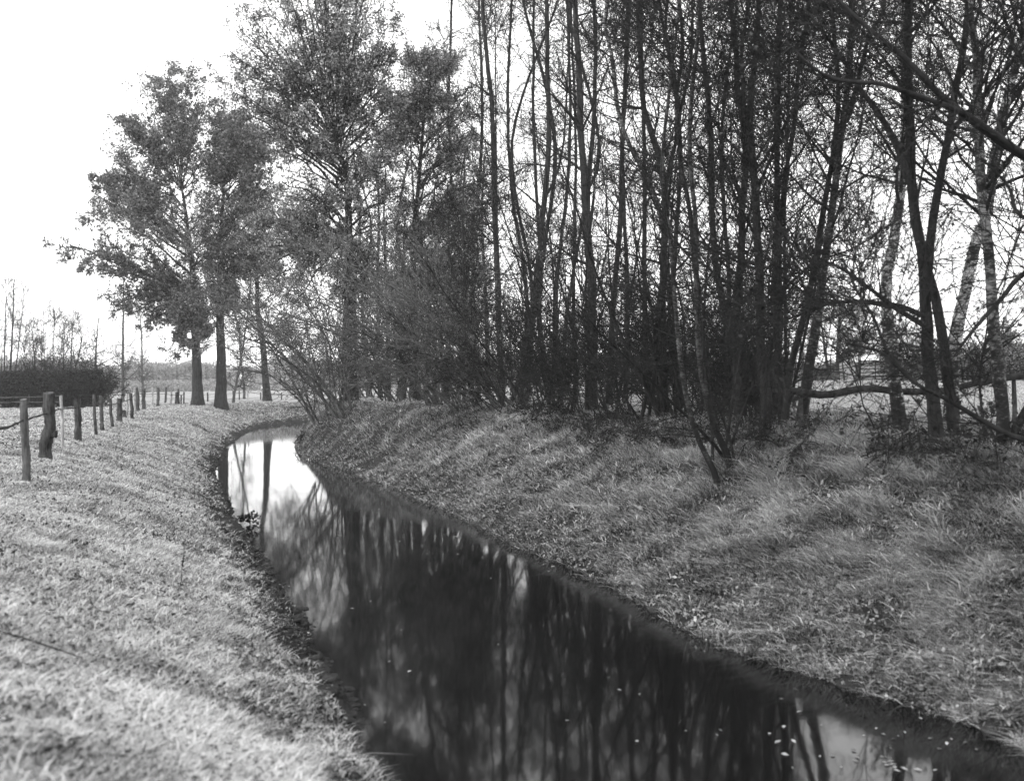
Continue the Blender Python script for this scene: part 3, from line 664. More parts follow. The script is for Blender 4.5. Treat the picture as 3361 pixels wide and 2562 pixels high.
for k, (u, L, lab) in enumerate([(-60, 4.6, 'bare brushwood behind the hedge at the frame edge'), (0, 5.0, 'bare brushwood around the foot of the tallest bare tree'), (50, 5.4, 'bare brushwood right of the tallest bare tree, behind the hedge'), (95, 5.0, 'bare brushwood above the middle of the hedge'), (135, 5.8, 'bare brushwood fanning up over the hedge, right of its middle'), (180, 5.0, 'bare brushwood near the end of the hedge')]):
    coppice('brushwood', lab, 'brushwood', 'brushwood behind the hedge', at(u, 860, 87)[0], 87, 70 + k, 13, L, .04, (0, 0, .4), .02, 7, 5, .1, .12, .011, .9, 1.6, .8, M_TWIG, M_LEAFN, .35)
for k, (u0, u1, vt, y, r, lab) in enumerate([
        (22, 33, 600, 92, .13, 'tallest bare tree behind the hedge, a slim upright stem with a fan of twigs'),
        (75, 72, 700, 90, .08, 'low bare thicket tree behind the hedge beside the tallest one'),
        (112, 116, 668, 90, .08, 'bare twiggy tree rising over the middle of the hedge'),
        (150, 158, 690, 89, .10, 'dense upright bare tree with many close stems above the hedge'),
        (-40, -36, 640, 90, .10, 'bare tree at the very edge of the frame behind the hedge')]):
    bare_tree('bare_tree', lab, 'bare tree', 'bare trees behind the hedge', [(u0, 868), (u0 + 2, 800), ((u0 + u1) / 2, 740), (u1, vt)], y, r, 40 + k, M_TWIG, 22, 60, 170, 2.4, 1.3, .8, rtw=.015, top=vt + 1, t0=.12, ang=40, up1=.05, ksides=6,
              stems=[([(u0 + a, 869), (u0 + a * 2, 800), (u1 + a * 3.2, vt + 40)], .4, r * .6) for a in (-7, 6)], twig=M_PALE)
for k, (u0, um, u1, vb, vt, y, r, lab) in enumerate([
        (209, 206, 211, 862, 682, 88, .14, 'bare pole like tree standing at the end of the hedge'),
        (264, 265, 267, 862, 600, 112, .20, 'slender bare tree in the gap between the hedge and the oak, nearer the hedge'),
        (308, 306, 303, 850, 680, 150, .22, 'slender bare tree in the gap between the hedge and the oak, nearer the oak')]):
    bare_tree('slender_tree', lab, 'bare tree', 'slender bare trees left of the oak', [(u0, vb), (um, 790), (um, 740), (u1, vt)], y, r, 50 + k, M_PALE, 30, 120, 500, 3.0, 1.3, .8, rtw=.015, top=vt + 1, t0=.15, ang=62, ksides=7, twig=M_PALE, up1=.10)

# ---------------------------------------------------------------- far woods (stuff)
def far_wood():
    rng = np.random.default_rng(61); g = Geo(); gt = Geo()
    for k in range(560):
        u = rng.uniform(-300, 2500); y = rng.uniform(255, 330); x = (u - CU) / F_PX * y; z = gz(x, y)
        h = (7.6 + 2.2 * vnoise(u / 60, 0, 5) + rng.normal() * .8) * y / 290 * (1.1 if u < 230 else .62 if u > 1680 else 1)
        tubes(gt, np.array([[x, y, z - .3], [x + rng.normal() * .2, y, z + h * .5], [x, y, z + h * .9]]), np.array([.2, .15, .04]), 5)
        M = 420; nb = 9; cb = np.c_[rng.normal(size=(nb, 2)) * 1.7, h * rng.uniform(.3, .92, nb)]; q = unit(rng.normal(size=(M, 3))) * rng.uniform(.5, 1, (M, 1)) * np.array([1.5, 1.5, .95])
        c = cb[rng.integers(0, nb, M)] + q + [x, y, z]; cards(g, rng, c, rng.uniform(.3, .75, M), rng.random(M))
    for k in range(2200):                              # scrub at the foot
        u = rng.uniform(-300, 2500); y = rng.uniform(235, 262); x = (u - CU) / F_PX * y; z = gz(x, y); M = 60; q = unit(rng.normal(size=(M, 3))) * [1.4, 1.4, 1.5] + [x, y, z + 1.4]; cards(g, rng, q, rng.uniform(.25, .55, M), rng.random(M))
    o = g.build('far_wood', M_FAR); tag(o, 'hazy line of distant woodland beyond the meadows along the horizon', 'wood', kind='stuff')
    o2 = gt.build('far_trunks', M_PALE); tag(o2, 'faint distant trunks inside the hazy woodland', 'wood', kind='stuff')
far_wood()

# ---------------------------------------------------------------- the belt of bare alders and birches on the right bank
G_A = 'bare trees on the wooded bank'
D = right_depth
alders = [
 # name, label, px(base first), S behind the water, radius px at its distance, options
 ('alder_tree', 'thin twin topped alder against the open sky, first bare one right of the leafy trees', [(1080, 890), (1075, 740), (1069, 560), (1065, 426), (1059, 229), (1049, 131), (1039, 0)], 7.5, 7.5, dict(limbs=[([(1072, 590), (1069, 400), (1067, 200), (1066, 60), (1064, -60)], .8, .05)])),
 ('alder_tree', 'straight alder bowed slightly at mid height, beside the forked pair of stems', [(1125, 890), (1138, 740), (1160, 560), (1172, 426), (1180, 328), (1179, 164), (1176, 0)], 7.0, 8, dict(stems=[([(1172, 430), (1200, 370), (1215, 290), (1220, 180), (1226, 60)], 0, .05)])),
 ('alder_tree', 'alder leaning right, low in the tangle behind the brush', [(1135, 895), (1145, 710), (1166, 602), (1157, 459), (1150, 300), (1148, 120)], 9, 5, {}),
 ('alder_tree', 'thick dark double stemmed alder rising straight up, widest trunk in the middle of the belt', [(1277, 895), (1276, 782), (1272, 602), (1264, 500), (1256, 370), (1249, 262), (1247, 131), (1239, 0)], 6.0, 11, dict(stems=[([(1264, 480), (1268, 377), (1279, 262), (1282, 131), (1279, -10)], .1, .085)])),
 ('alder_tree', 'slanting thin stem crossing left of the thick double stemmed alder', [(1205, 885), (1218, 700), (1229, 620), (1247, 513), (1262, 420), (1290, 300)], 8, 4.5, {}),
 ('birch_tree', 'pale barked birch bending to the left high in the canopy', [(1462, 930), (1450, 740), (1436, 560), (1423, 459), (1393, 377), (1354, 311), (1328, 229), (1318, 131), (1302, 33)], 5.6, 7, dict(bark=mat_birch('canopy_birch_bark', .45))),
 ('alder_tree', 'thin upright alder in the gap left of the forking one', [(1312, 900), (1316, 746), (1322, 638), (1337, 459), (1340, 300), (1350, 120), (1352, 0)], 7.5, 7, {}),
 ('alder_tree', 'alder forking low into a wide vase of dark stems', [(1432, 950), (1425, 800), (1425, 640), (1430, 470), (1426, 370), (1403, 295), (1387, 229), (1380, 131), (1374, 0)], 5.0, 9.5, dict(stems=[([(1428, 440), (1441, 361), (1458, 295), (1462, 229), (1449, 131), (1436, 33)], .15, .055), ([(1458, 290), (1466, 235), (1488, 130), (1492, 0)], .3, .045)])),
 ('alder_tree', 'dark alder with a bare lower stem, right of the vase shaped one', [(1545, 955), (1530, 850), (1508, 702), (1503, 600), (1488, 443), (1472, 361), (1469, 295), (1466, 180), (1480, 60)], 4.6, 7, {}),
 ('alder_tree', 'straight evenly thick alder standing alone against a pale gap of sky', [(1598, 958), (1586, 784), (1560, 660), (1541, 551), (1534, 426), (1534, 328), (1525, 197), (1515, 98), (1508, 0)], 4.8, 9, {}),
 ('alder_tree', 'mottled alder with a smooth grey trunk whose foot is bent, in the dense clump', [(1606, 966), (1588, 800), (1587, 662), (1596, 560), (1600, 426), (1607, 328), (1593, 229), (1584, 98), (1574, 0)], 5.2, 10, {}),
 ('alder_tree', 'heavy dark alder trunk in the centre of the dense clump', [(1640, 962), (1648, 865), (1636, 743), (1632, 600), (1623, 426), (1613, 295), (1616, 197), (1626, 98), (1633, 0)], 4.6, 11.5, dict(stems=[([(1612, 330), (1600, 200), (1596, 100), (1606, 0)], .2, .05)])),
 ('alder_tree', 'upright alder whose crown spreads right of the heavy dark one', [(1660, 940), (1668, 824), (1677, 702), (1673, 560), (1670, 400), (1671, 231), (1669, 115), (1672, 0)], 5.6, 9, {}),
 ('alder_tree', 'slim pole like alder stem, thinnest at the right of the clump', [(1690, 930), (1693, 743), (1693, 600), (1694, 459), (1700, 300), (1706, 120), (1708, 0)], 6.5, 4, {}),
 ('alder_tree', 'slender alder leaning right from the clump with a kinked foot', [(1683, 930), (1701, 784), (1740, 650), (1681, 448), (1690, 370), (1704, 289), (1712, 202), (1721, 101), (1735, 14)][:1] + [(1680, 800), (1668, 640), (1676, 500), (1690, 370), (1704, 289), (1712, 202), (1721, 101), (1735, 14)], 5.0, 7, {}),
 ('birch_tree', 'rough barked leaning birch forking high up, right side of the dense clump', [(1722, 925), (1738, 804), (1754, 702), (1770, 581), (1785, 485), (1802, 361), (1816, 274), (1828, 202), (1837, 115), (1845, 0)], 5.0, 11, dict(bark=mat_birch('rough_birch_bark', .3), stems=[([(1822, 262), (1837, 217), (1857, 130), (1871, 72), (1900, 0)], .2, .05)])),
 ('alder_tree', 'curving alder stem sweeping up and right to meet the rough leaning birch', [(1684, 940), (1694, 850), (1701, 784), (1725, 702), (1748, 590), (1766, 470), (1790, 330), (1800, 200)], 4.8, 8, {}),
 ('birch_tree', 'white patched birch with a dark furrowed foot, left of the black twin trunks', [(1945, 962), (1932, 865), (1920, 784), (1916, 711), (1908, 642), (1916, 560), (1934, 460), (1945, 350), (1950, 230), (1944, 100), (1950, 0)], 5.2, 14.5, dict(bark=M_BIRCH)),
 ('alder_tree', 'massive black twin trunk, the darkest and stoutest on this side', [(2018, 972), (2009, 865), (1997, 763), (1993, 662), (1985, 560), (1966, 470), (1958, 376), (1952, 260), (1946, 144), (1946, 0)], 4.8, 14.5, dict(stems=[([(2054, 960), (2038, 844), (2022, 743), (2003, 650), (1985, 540)], .1, .09)],
    limbs=[([(1956, 390), (1929, 312), (1891, 245), (1848, 188), (1822, 141), (1776, 75), (1730, 17)], -.5, .06), ([(1990, 700), (1977, 693), (1920, 658), (1879, 626), (1798, 571), (1717, 552)], -.8, .05), ([(1990, 680), (1920, 655), (1798, 650), (1717, 678), (1648, 707)], -.4, .045)])),
 ('birch_tree', 'leaning white birch with black collars, between the black twin trunks and the mottled trunk', [(2046, 930), (2054, 784), (2062, 702), (2082, 633), (2099, 540), (2125, 462), (2134, 361), (2157, 245), (2183, 130), (2200, 43), (2210, -40)], 6.4, 15, dict(bark=M_BIRCH, limbs=[([(2190, 100), (2150, 60), (2088, 9), (2040, -30)], -.3, .05)])),
 ('birch_tree', 'mottled grey birch with a swollen dark collar, nearest the edge of the wood', [(2162, 962), (2150, 800), (2135, 650), (2123, 485), (2111, 404), (2105, 289), (2097, 202), (2091, 116), (2076, 0)], 4.8, 14, dict(bark=mat_birch('mottled_birch_bark', .5), limbs=[([(2092, 150), (2047, 78), (1978, 0)], -.4, .04), ([(2132, 640), (2160, 600), (2190, 500), (2210, 400)], .4, .02)])),
 ('birch_tree', 'pale thin birch leaning hard from the slope, its foot well below the others', [(1553, 1051), (1525, 990), (1494, 925), (1470, 824), (1453, 662), (1441, 499), (1425, 350)], None, 6, dict(bark=mat_birch('dull_birch_bark', .16), t0=.35)),
 ('birch_tree', 'second pale stem leaning from the slope right beside the thin birch', [(1578, 1010), (1560, 970), (1530, 905), (1502, 780), (1496, 650), (1490, 459), (1478, 300)], None, 7, dict(t0=.35, bark=mat_birch('grey_birch_bark', .14))),
 ('alder_tree', 'low thin sapling swaying in the gap by the horizontal pole', [(1900, 960), (1870, 900), (1850, 860), (1846, 780), (1850, 700)], 5.2, 2.2, dict(n1=10, n2=20, n3=60, top=699, t0=.4)),
 ('alder_tree', 'dark curving sapling beside the mottled birch', [(2120, 950), (2108, 860), (2105, 800), (2118, 720), (2128, 660)], 5.0, 4, dict(n1=12, n2=20, n3=60, top=650, t0=.5)),
 ('alder_tree', 'leaning dark stem at the very edge of the frame beside the mottled birch', [(2165, 960), (2190, 880), (2212, 800), (2230, 700), (2240, 560)], 5.2, 9, dict(top=-100)),
]
for u, a, lab in [(985, -12, 'light grey bare tree with a fan of fine twigs right of the narrow leafy tree'), (1016, 14, 'pale twiggy bare tree behind the thin twin topped alder'), (1118, -16, 'pale twiggy bare tree with a bowed stem right of the twin topped alder'), (1208, 12, 'pale twiggy bare tree in the gap left of the thick double stemmed alder')]:
    alders.append(('bare_tree', lab, [(u, 885), (u - a, 640), (u + a, 420), (u + a * 1.6, 220), (u + a * 1.2, 60), (u + a, -60)], 99, 5, dict(n1=70, n2=330, n3=1800, t0=.3, ang=46, twig=M_PALE)))
for k, (nm, lab, px, S, wpx, opt) in enumerate(alders):
    y = 56 if S == 99 else D(px[0][0], S) if S else ong(*px[0], 8)[1]
    near = px[0][0] > 1480; o = dict(n1=42 if near else 48, n2=250 if near else 260, n3=1500, flat=.6, boughs=8, Lb=4.0, ang=60)
    if px[0][0] > 1890: o['t0'] = .36
    elif px[0][0] > 1660: o['t0'] = .22
    o.update(opt); sc = y / 20
    bare_tree(nm, lab, 'birch' if 'birch' in nm else 'bare tree' if 'bare' in nm else 'alder', G_A, px, y, wpx * y / F_PX, 100 + k, L1=2.7, L2=1.2, L3=.55, rtw=.0020 + .00014 * y, leaf=.2, leafsize=.055, lean=(-.15, -.12, .1), leafmat=M_LEAFN, **o)

# second, thinner row that fills the belt
rng = np.random.default_rng(200)
fill = [770, 800, 820, 860, 885, 915, 965, 985, 1015, 838, 870, 935, 1000, 1030, 1052, 1100, 1190, 1240, 1345, 1395, 1475, 1560, 1715, 2250]
for k, u in enumerate(fill):
    y = D(u, rng.uniform(8, 12.5) if u > 1000 else rng.uniform(5.5, 9)); dr = rng.normal() * (14 if u < 1060 else 30); hv = rng.uniform(120, 300) if u < 1050 else -40
    if u < 1060: hv = 380 + rng.uniform(-90, 90)
    bare_tree('young_alder', 'one of the thin young alders filling the back of the belt', 'alder', 'thin young alders at the back of the belt',
        [(u, 885), (u + dr, 640), (u + dr * .4 + rng.normal() * 8, (640 + hv) / 2), (u + dr * (1.5 if u < 1060 else 2.4), hv)], y, rng.uniform(4, 6.5) * y / F_PX * (.8 if u > 1600 else 1), 210 + k, n1=45, n2=220, n3=1000, L1=2.2, L2=1.0, L3=.5,
        rtw=.003 + .00016 * y, top=hv + 1 if hv > 0 else -300, t0=.08 if u < 1060 else .16, boughs=5, Lb=3.2, ang=56, ksides=7, leaf=1.0 if u < 1080 else .5 if u < 1350 else .15, leafsize=.08, leafmat=M_LEAFR)

# tree just outside the frame: only its long limbs reach in
y = 11.0
bare_tree('overhanging_alder', 'long dark boughs reaching in from a tree beyond the frame, above the birches', 'alder', None,
    [(2620, 1120), (2600, 800), (2560, 500), (2520, 200)], y, .17, 300, bark=M_TWIG, n1=18, n2=110, n3=650, L1=2.2, L2=1.0, L3=.35, rtw=.0045, t0=.05, leaf=.2, leafsize=.06, leafmat=M_LEAFN,
    limbs=[([(2570, 560), (2400, 450), (2204, 333), (2094, 256), (2036, 228), (1949, 198), (1891, 180), (1805, 173), (1747, 144), (1689, 87)], 0, .048),
           ([(2420, 460), (2204, 338), (2065, 240), (2007, 188), (1949, 127), (1877, 69), (1805, 0), (1770, -60)], .15, .055),
           ([(2580, 640), (2380, 520), (2204, 470), (2170, 400), (2110, 340)], .3, .04),
           ([(2600, 1010), (2400, 980), (2204, 946), (2123, 909), (2042, 861), (1969, 824), (1900, 760), (1830, 740)], .2, .045),
           ([(1969, 824), (1912, 759), (1880, 682), (1843, 625), (1815, 560)], .2, .026),
           ([(2560, 480), (2350, 500), (2204, 589), (2156, 642), (2091, 715), (2054, 767)], 3.0, .055)])

# ---------------------------------------------------------------- coppiced brush arching over the bank
specs = [(692, 4.3, 10, 5.5, 'leftmost coppice stool, fine stems sweeping out over the bend of the stream'), (735, 5.0, 14, 7.5, 'tall coppice in front of the forked oak, arching left over the water'),
         (790, 4.6, 12, 6.5, 'twiggy coppice leaning over the slope right of the forked oak'), (850, 5.2, 14, 7.0, 'dense coppice with pale arching rods beneath the narrow leafy tree'),
         (945, 4.4, 16, 6.5, 'black based stool on the crest with long rods hanging low over the bank'), (1010, 4.6, 12, 6.0, 'coppice with a thick bent pale stem beside the black based stool'),
         (1090, 5.2, 12, 5.5, 'loose coppice of drooping rods below the thin twin topped alder'), (1170, 5.0, 10, 5.0, 'open stool of thin dark rods left of the thick double stemmed alder'),
         (1235, 5.4, 9, 4.2, 'open stool of thin rods right at the foot of the thick double stemmed alder'), (1340, 5.2, 12, 3.4, 'fan of thin dark stems between the middle trunks'),
         (1400, 4.6, 12, 3.0, 'fan of thin dark stems at the foot of the vase shaped alder'),
         (1470, 5.0, 10, 2.6, 'fan of thin dark stems behind the two leaning thin birches'), (1560, 3.4, 9, 2.4, 'fan of thin dark stems rooted low on the slope, left of the dense clump'), (1625, 5.8, 8, 2.0, 'fan of thin dark stems under the heavy dark alder')]
for k, (u, S, n, L, lab) in enumerate(specs):
    y = {692: 50.0, 735: 47.0}.get(u) or D(u, S); x = ray(u, 850)[0] / ray(u, 850)[1] * y
    ns = -.8 if u < 1200 else -.2
    if u >= 1170:                                  # tall open stools: thin trunks fanning out from one foot
        coppice('coppice', lab, 'coppice', 'coppiced brush along the wooded bank', x, y, 400 + k, 6, 10.5 if u < 1350 else 7.6, .045, (-.16, -.15, .6), .012, 15, 7, .15, .06, .0020 + .00014 * y, .28, 2.1, .6, M_TWIG, M_LEAFN, .42)
        continue
    coppice('coppice', lab, 'coppice', 'coppiced brush along the wooded bank', x, y, 400 + k, n, L * 1.55, .055, ((ns * .55 if u > 800 else -.22), -.2, .35), -.085, 15, 8, 2.0 if u < 900 else 1.0, .075, .003 + .00018 * y, .3, 2.2, .75, M_BRUSH if u < 1200 else M_TWIG, M_LEAFR if u < 1250 else M_LEAFN, .5)
# low twiggy brush that closes the gaps at trunk level
for k, (u, S, L, lab) in enumerate([(1125, 5.2, 5.0, 'low twiggy brush leaning left below the bowed alder'), (1060, 5.0, 5.0, 'low twiggy brush behind the loose coppice of drooping rods'), (1195, 5.0, 4.6, 'low twiggy brush left of the widest middle trunk'), (1262, 5.4, 4.4, 'low twiggy brush around the foot of the widest middle trunk'),
        (1325, 5.0, 4.6, 'low twiggy brush right of the widest middle trunk'), (1388, 5.4, 4.2, 'low twiggy brush left of the vase shaped alder'), (1452, 5.4, 3.8, 'low twiggy brush behind the leaning thin birch'),
        (1512, 5.6, 3.6, 'low twiggy brush at the left edge of the dense clump'), (1580, 5.8, 3.2, 'low twiggy brush inside the dense clump'), (1650, 6.0, 2.8, 'low twiggy brush at the right edge of the dense clump')]):
    y = D(u, S); x = ray(u, 850)[0] / ray(u, 850)[1] * y
    coppice('brushwood', lab, 'brushwood', 'low brush between the trunks', x, y, 460 + k, 12, L * 1.15, .022, (-.35, -.2, .25), -.05, 18, 8, .35, .06, .0022 + .00015 * y, .5, 1.5, .55, M_TWIG, M_LEAFN, .6)
# brambles between the trunks
for k, (u, S, L, lab) in enumerate([(1110, 4.4, 1.6, 'bramble mound on the crest below the loose coppice'), (1215, 4.4, 1.4, 'bramble mound left of the widest middle trunk'), (1300, 4.4, 1.6, 'bramble mound right of the widest middle trunk'),
        (1385, 4.2, 1.8, 'tallest bramble mound, darkest part of the crest'), (1450, 4.0, 1.6, 'bramble mound behind the leaning thin birch'), (1530, 4.6, 1.3, 'bramble patch at the foot of the clump'),
        (1655, 4.4, 1.0, 'bramble patch under the heavy dark alder'), (1740, 4.4, .9, 'bramble patch at the foot of the rough leaning birch'), (1985, 4.4, .9, 'bramble patch round the black twin trunk'),
        (2090, 4.4, 1.0, 'bramble patch between the leaning white birch and the mottled one'), (2190, 4.2, 1.0, 'bramble patch at the edge of the frame under the birches')]):
    y = D(u, S); x = ray(u, 850)[0] / ray(u, 850)[1] * y
    coppice('bramble', lab, 'bramble', 'brambles along the crest of the wooded bank', x, y, 430 + k, 12, L, .012, (-.1, -.15, 0), -.30, 8, 5, 1.6, .07, .005, .5, .6, .25, M_TWIG, M_LEAFN, .9)

# ---------------------------------------------------------------- beyond the belt: pole rail, gate, shed, hedge, pines
def pole(name, label, px, y, r0, r1, parts=()):
    P = catmull([at(u, v, y) for u, v in px], 6); root = thing(name, label, 'pole', P[0]); n = len(P); rng = np.random.default_rng(int(px[0][0]))
    g = Geo(); tubes(g, P + rng.normal(size=P.shape) * .004, np.linspace(r0, r1, n) * (1 + .05 * rng.normal(size=n)), 10); g.build('rail', M_OAK, root, True)
    for u in parts:
        k = int(np.argmin(np.abs((P[:, 0] / P[:, 1]) - (u - CU) / F_PX))); p = P[k]; z = gz(p[0], y + .1); g = Geo()
        tubes(g, np.array([[p[0], y + .12, z - .2], [p[0] + .02, y + .12, (z + p[2]) / 2], [p[0], y + .12, p[2] + .12]]), np.array([.05, .045, .04]), 8); g.build('post', M_POSTD, root, True)
pole('horizontal_pole', 'long sagging barked pole fixed level behind the birches as a rail', [(1699, 840), (1778, 849), (1859, 836), (1940, 842), (2022, 842), (2103, 824), (2204, 808), (2290, 800)], D(1945, 6.6), .075, .06, (1730, 2190))
pole('horizontal_pole', 'shorter lower pole ending at the clump of alders', [(1560, 868), (1630, 862), (1720, 857), (1740, 856)], D(1650, 7.2), .07, .06, (1600,))
def gate():
    y = 66.0; a = at(1847, 820, y); z = gz(a[0], y); x0 = a[0]; L = at(1956, 820, y)[0] - x0; H = 1.35; root = thing('field_gate', 'open barred metal field gate seen between the rough leaning birch and the white patched birch', 'gate', (x0, y, z))
    def bar(n, p, q, r, m=M_STEEL):
        g = Geo(); t = np.linspace(0, 1, 4)[:, None]; p = np.array(p, float); q = np.array(q, float); tubes(g, p + (q - p) * t, np.full(4, r), 7); return g.build(n, m, root, True)
    for i, h in enumerate((.1, .34, .58, .82, 1.06, H)): bar('rail', (x0 + .1, y, z + h), (x0 + L, y, z + h), .034 if 0 < i < 5 else .05)
    for x in (x0 + .1, x0 + L * .34, x0 + L * .68, x0 + L): bar('stile', (x, y - .03, z + .1), (x, y - .03, z + H), .035)
    bar('post', (x0 - .12, y, z - .3), (x0 - .08, y, z + 1.15), .09, M_POSTD); bar('post', (x0 + L + .2, y, z - .3), (x0 + L + .2, y, z + 1.3), .12, M_POSTD)
    r2 = thing('broken_fence', 'leaning old posts and rails left of the metal gate', 'fence', (x0 - 1, y, z))
    def b2(n, p, q, r0, r1, m=M_POST):
        g = Geo(); t = np.linspace(0, 1, 4)[:, None]; p = np.array(p, float); q = np.array(q, float); tubes(g, p + (q - p) * t, np.linspace(r0, r1, 4), 7); g.build(n, m, r2, True)
    b2('post', (x0 - 1.0, y - .3, z - .3), (x0 - 1.15, y - .3, z + 1.3), .09, .05, M_POSTD); b2('post', (x0 - 2.9, y, z - .3), (x0 - 2.8, y, z + .8), .07, .06, M_POSTD); b2('post', (x0 - 16.2, y, z - .3), (x0 - 16.8, y, z + 1.15), .13, .1)
    b2('rail', (x0 - 3, y - .1, z + .8), (x0 - 1, y - .4, z + .65), .06, .05); b2('rail', (x0 - 3, y - .1, z + .3), (x0 - 1, y - .4, z + .4), .05, .05)
    b2('rail', (x0 - 16, y - .1, z + .2), (x0 - 7, y, z + .22), .06, .05); b2('rail', (x0 - 9, y - .1, z + .2), (x0 - 3.4, y + .2, z + 1.1), .05, .04)
gate()
def shed():
    y = 86.0; x0 = at(1752, 800, y)[0]; x1 = at(1800, 800, y)[0]; z = gz(x0, y); d = 2.6; h = 1.0; rt = 1.7; root = thing('field_shed', 'small low dark shed under the pines beyond the gate', 'shed', ((x0 + x1) / 2, y, z))
    g = Geo(); V = [(x0, y, z - .2), (x1, y, z - .2), (x1, y + d, z - .2), (x0, y + d, z - .2), (x0, y, z + h), (x1, y, z + rt), (x1, y + d, z + rt), (x0, y + d, z + h)]
    g.add(V, [(0, 1, 5, 4), (1, 2, 6, 5), (2, 3, 7, 6), (3, 0, 4, 7), (4, 5, 6, 7)]); g.build('wall', M_POSTD, root)
    g = Geo(); o = .15; V = [(x0 - o, y - o, z + h - .03), (x1 + o, y - o, z + rt + .06), (x1 + o, y + d + o, z + rt + .06), (x0 - o, y + d + o, z + h - .03)]; V += [(a, b, c + .08) for a, b, c in V]
    g.add(V, [(0, 1, 5, 4), (1, 2, 6, 5), (2, 3, 7, 6), (3, 0, 4, 7), (4, 5, 6, 7), (3, 2, 1, 0)]); g.build('roof', M_POST, root)
    g = Geo(); V = [(x0 + .5, y - .03, z), (x0 + 1.2, y - .03, z), (x0 + 1.2, y - .03, z + 1.1), (x0 + .5, y - .03, z + 1.1)]; V += [(a, b - .04, c) for a, b, c in V]; g.add(V, [(0, 1, 2, 3), (7, 6, 5, 4), (0, 4, 5, 1), (1, 5, 6, 2), (2, 6, 7, 3), (3, 7, 4, 0)]); g.build('door', M_TWIG, root)
shed()
yp = 80
leafy_tree('pine_tree', 'bushy dark pine clump tree beyond the gate, seen left of the white patched birch', 'pine', 'trees by the gate',
    [(1802, 817), (1803, 760), (1805, 700), (1808, 650)], yp, .20, [(1835, 648, 17), (1800, 655, 16), (1860, 668, 18), (1825, 680, 22), (1790, 690, 18), (1865, 705, 20), (1835, 720, 20), (1885, 735, 16), (1850, 745, 16), (1800, 735, 14), (1890, 700, 14)], 501, 7, 8, 1.8, .17, .016, 1, leafmat=M_LEAFR)
bare_tree('bare_tree', 'thin forked bare tree at the left of the pine clump beyond the gate', 'bare tree', 'trees by the gate', [(1784, 817), (1778, 770), (1770, 710), (1762, 650)], yp - 2, .13, 502, M_BARK, 24, 120, 500, 2.0, 1.0, .6, rtw=.014, top=640, ksides=7, t0=.3)
bare_tree('bare_tree', 'thin bare tree at the right of the pine clump above the metal gate', 'bare tree', 'trees by the gate', [(1849, 812), (1848, 770), (1850, 720), (1846, 690)], yp + 3, .09, 503, M_BARK, 20, 90, 400, 1.8, 1.0, .6, rtw=.014, top=660, ksides=7, t0=.3)
for k, (u, v, y, L, n, lab) in enumerate([(1998, 812, 62, 2.4, 14, 'leafy bramble hedge bush beside the right end of the metal gate'), (2085, 815, 58, 2.4, 16, 'leafy hedge bush seen right of the leaning white birch'),
        (2140, 815, 58, 3.0, 16, 'tall loose hedge bush seen behind the mottled birch'), (2195, 815, 56, 3.6, 18, 'big hedge bush with upright shoots at the edge of the frame'), (2020, 813, 60, 2.4, 14, 'low hedge bush behind the black twin trunks'),
        (2260, 815, 55, 3.6, 16, 'hedge bush just outside the frame')]):
    x = at(u, v, y)[0]
    coppice('hedge_bush', lab, 'bush', 'hedge bushes across the field', x, y, 520 + k, n, L, .04, (0, 0, .2), -.10, 16, 7, 3.2, .13, .012, 1.3, 1.1, .5, M_TWIG, M_LEAFR, .7)
for k, (u, vt, y) in enumerate([(1500, 660, 120), (1575, 690, 130), (1390, 700, 125), (1225, 700, 120), (1660, 680, 130), (1725, 640, 95), (1930, 720, 150), (1965, 735, 150), (1100, 690, 120), (2215, 640, 60)]):
    bare_tree('distant_tree', ['bare tree across the field, glimpsed between the middle trunks', 'bare tree across the field, glimpsed through the dense clump', 'spindly bare tree across the field behind the pines and the gate', 'crooked bare tree in the hedge at the edge of the frame'][0 if u < 1450 else 1 if u < 1700 else 2 if u < 2100 else 3],
        'bare tree', 'bare trees across the field', [(u, 826), (u + 2, 780), (u - 2, 730), (u + 3, vt)], y, .0018 * y, 540 + k, M_PALE, 26, 120, 600, .03 * y, .015 * y, .008 * y, rtw=.00014 * y, top=vt - 1, ksides=6, t0=.25, ang=42, twig=M_PALE)

# ---------------------------------------------------------------- small things on the ground
def molehill(u, v, r, seed, lab):
    p = ong(u, v, 14); rng = np.random.default_rng(seed); n = 12; k = 18; g = Geo(); t = np.linspace(0, 1, n)
    th = np.arange(k) * 2 * np.pi / k; rr = r * t[:, None] * (1 + .15 * np.sin(3 * th + seed) + .06 * rng.normal(size=(n, k))); z = r * .42 * (np.cos(t * np.pi) * .5 + .5)[:, None] + .02 * rng.normal(size=(n, k)) - .03
    V = np.stack([p[0] + rr * np.cos(th), p[1] + rr * np.sin(th), p[2] + z], -1); i, j = np.meshgrid(np.arange(n - 1), np.arange(k), indexing='ij')
    g.add(V, np.stack([i * k + j, i * k + (j + 1) % k, (i + 1) * k + (j + 1) % k, (i + 1) * k + j], -1).reshape(-1, 4)); o = g.build('molehill', M_EARTH, None, True); tag(o, lab, 'molehill', 'molehills in the field')
M_EARTH = mat_wood('loose_earth', .04, .12)
for k, (u, v, r, lab) in enumerate([(1872, 829, .5, 'molehill just in front of the metal gate'), (1948, 830, .4, 'dark molehill right of the white patched birch'), (2072, 826, .45, 'molehill beyond the pole near the leaning white birch'), (1838, 860, .22, 'small molehill below the long pole')]):
    molehill(u, v, r, k, lab)
def stick(name, label, px, r, rise=.03, lo=2.4, cat='stick'):
    P = []
    for u, v in px: p = ong(u, v, lo, 60); P.append(p + [0, 0, rise])
    P = catmull(P, 6); root = thing(name, label, cat, P[0]); g = Geo(); tubes(g, P, np.linspace(r, r * .5, len(P)), 7); g.build('stem', M_TWIG, root, True)
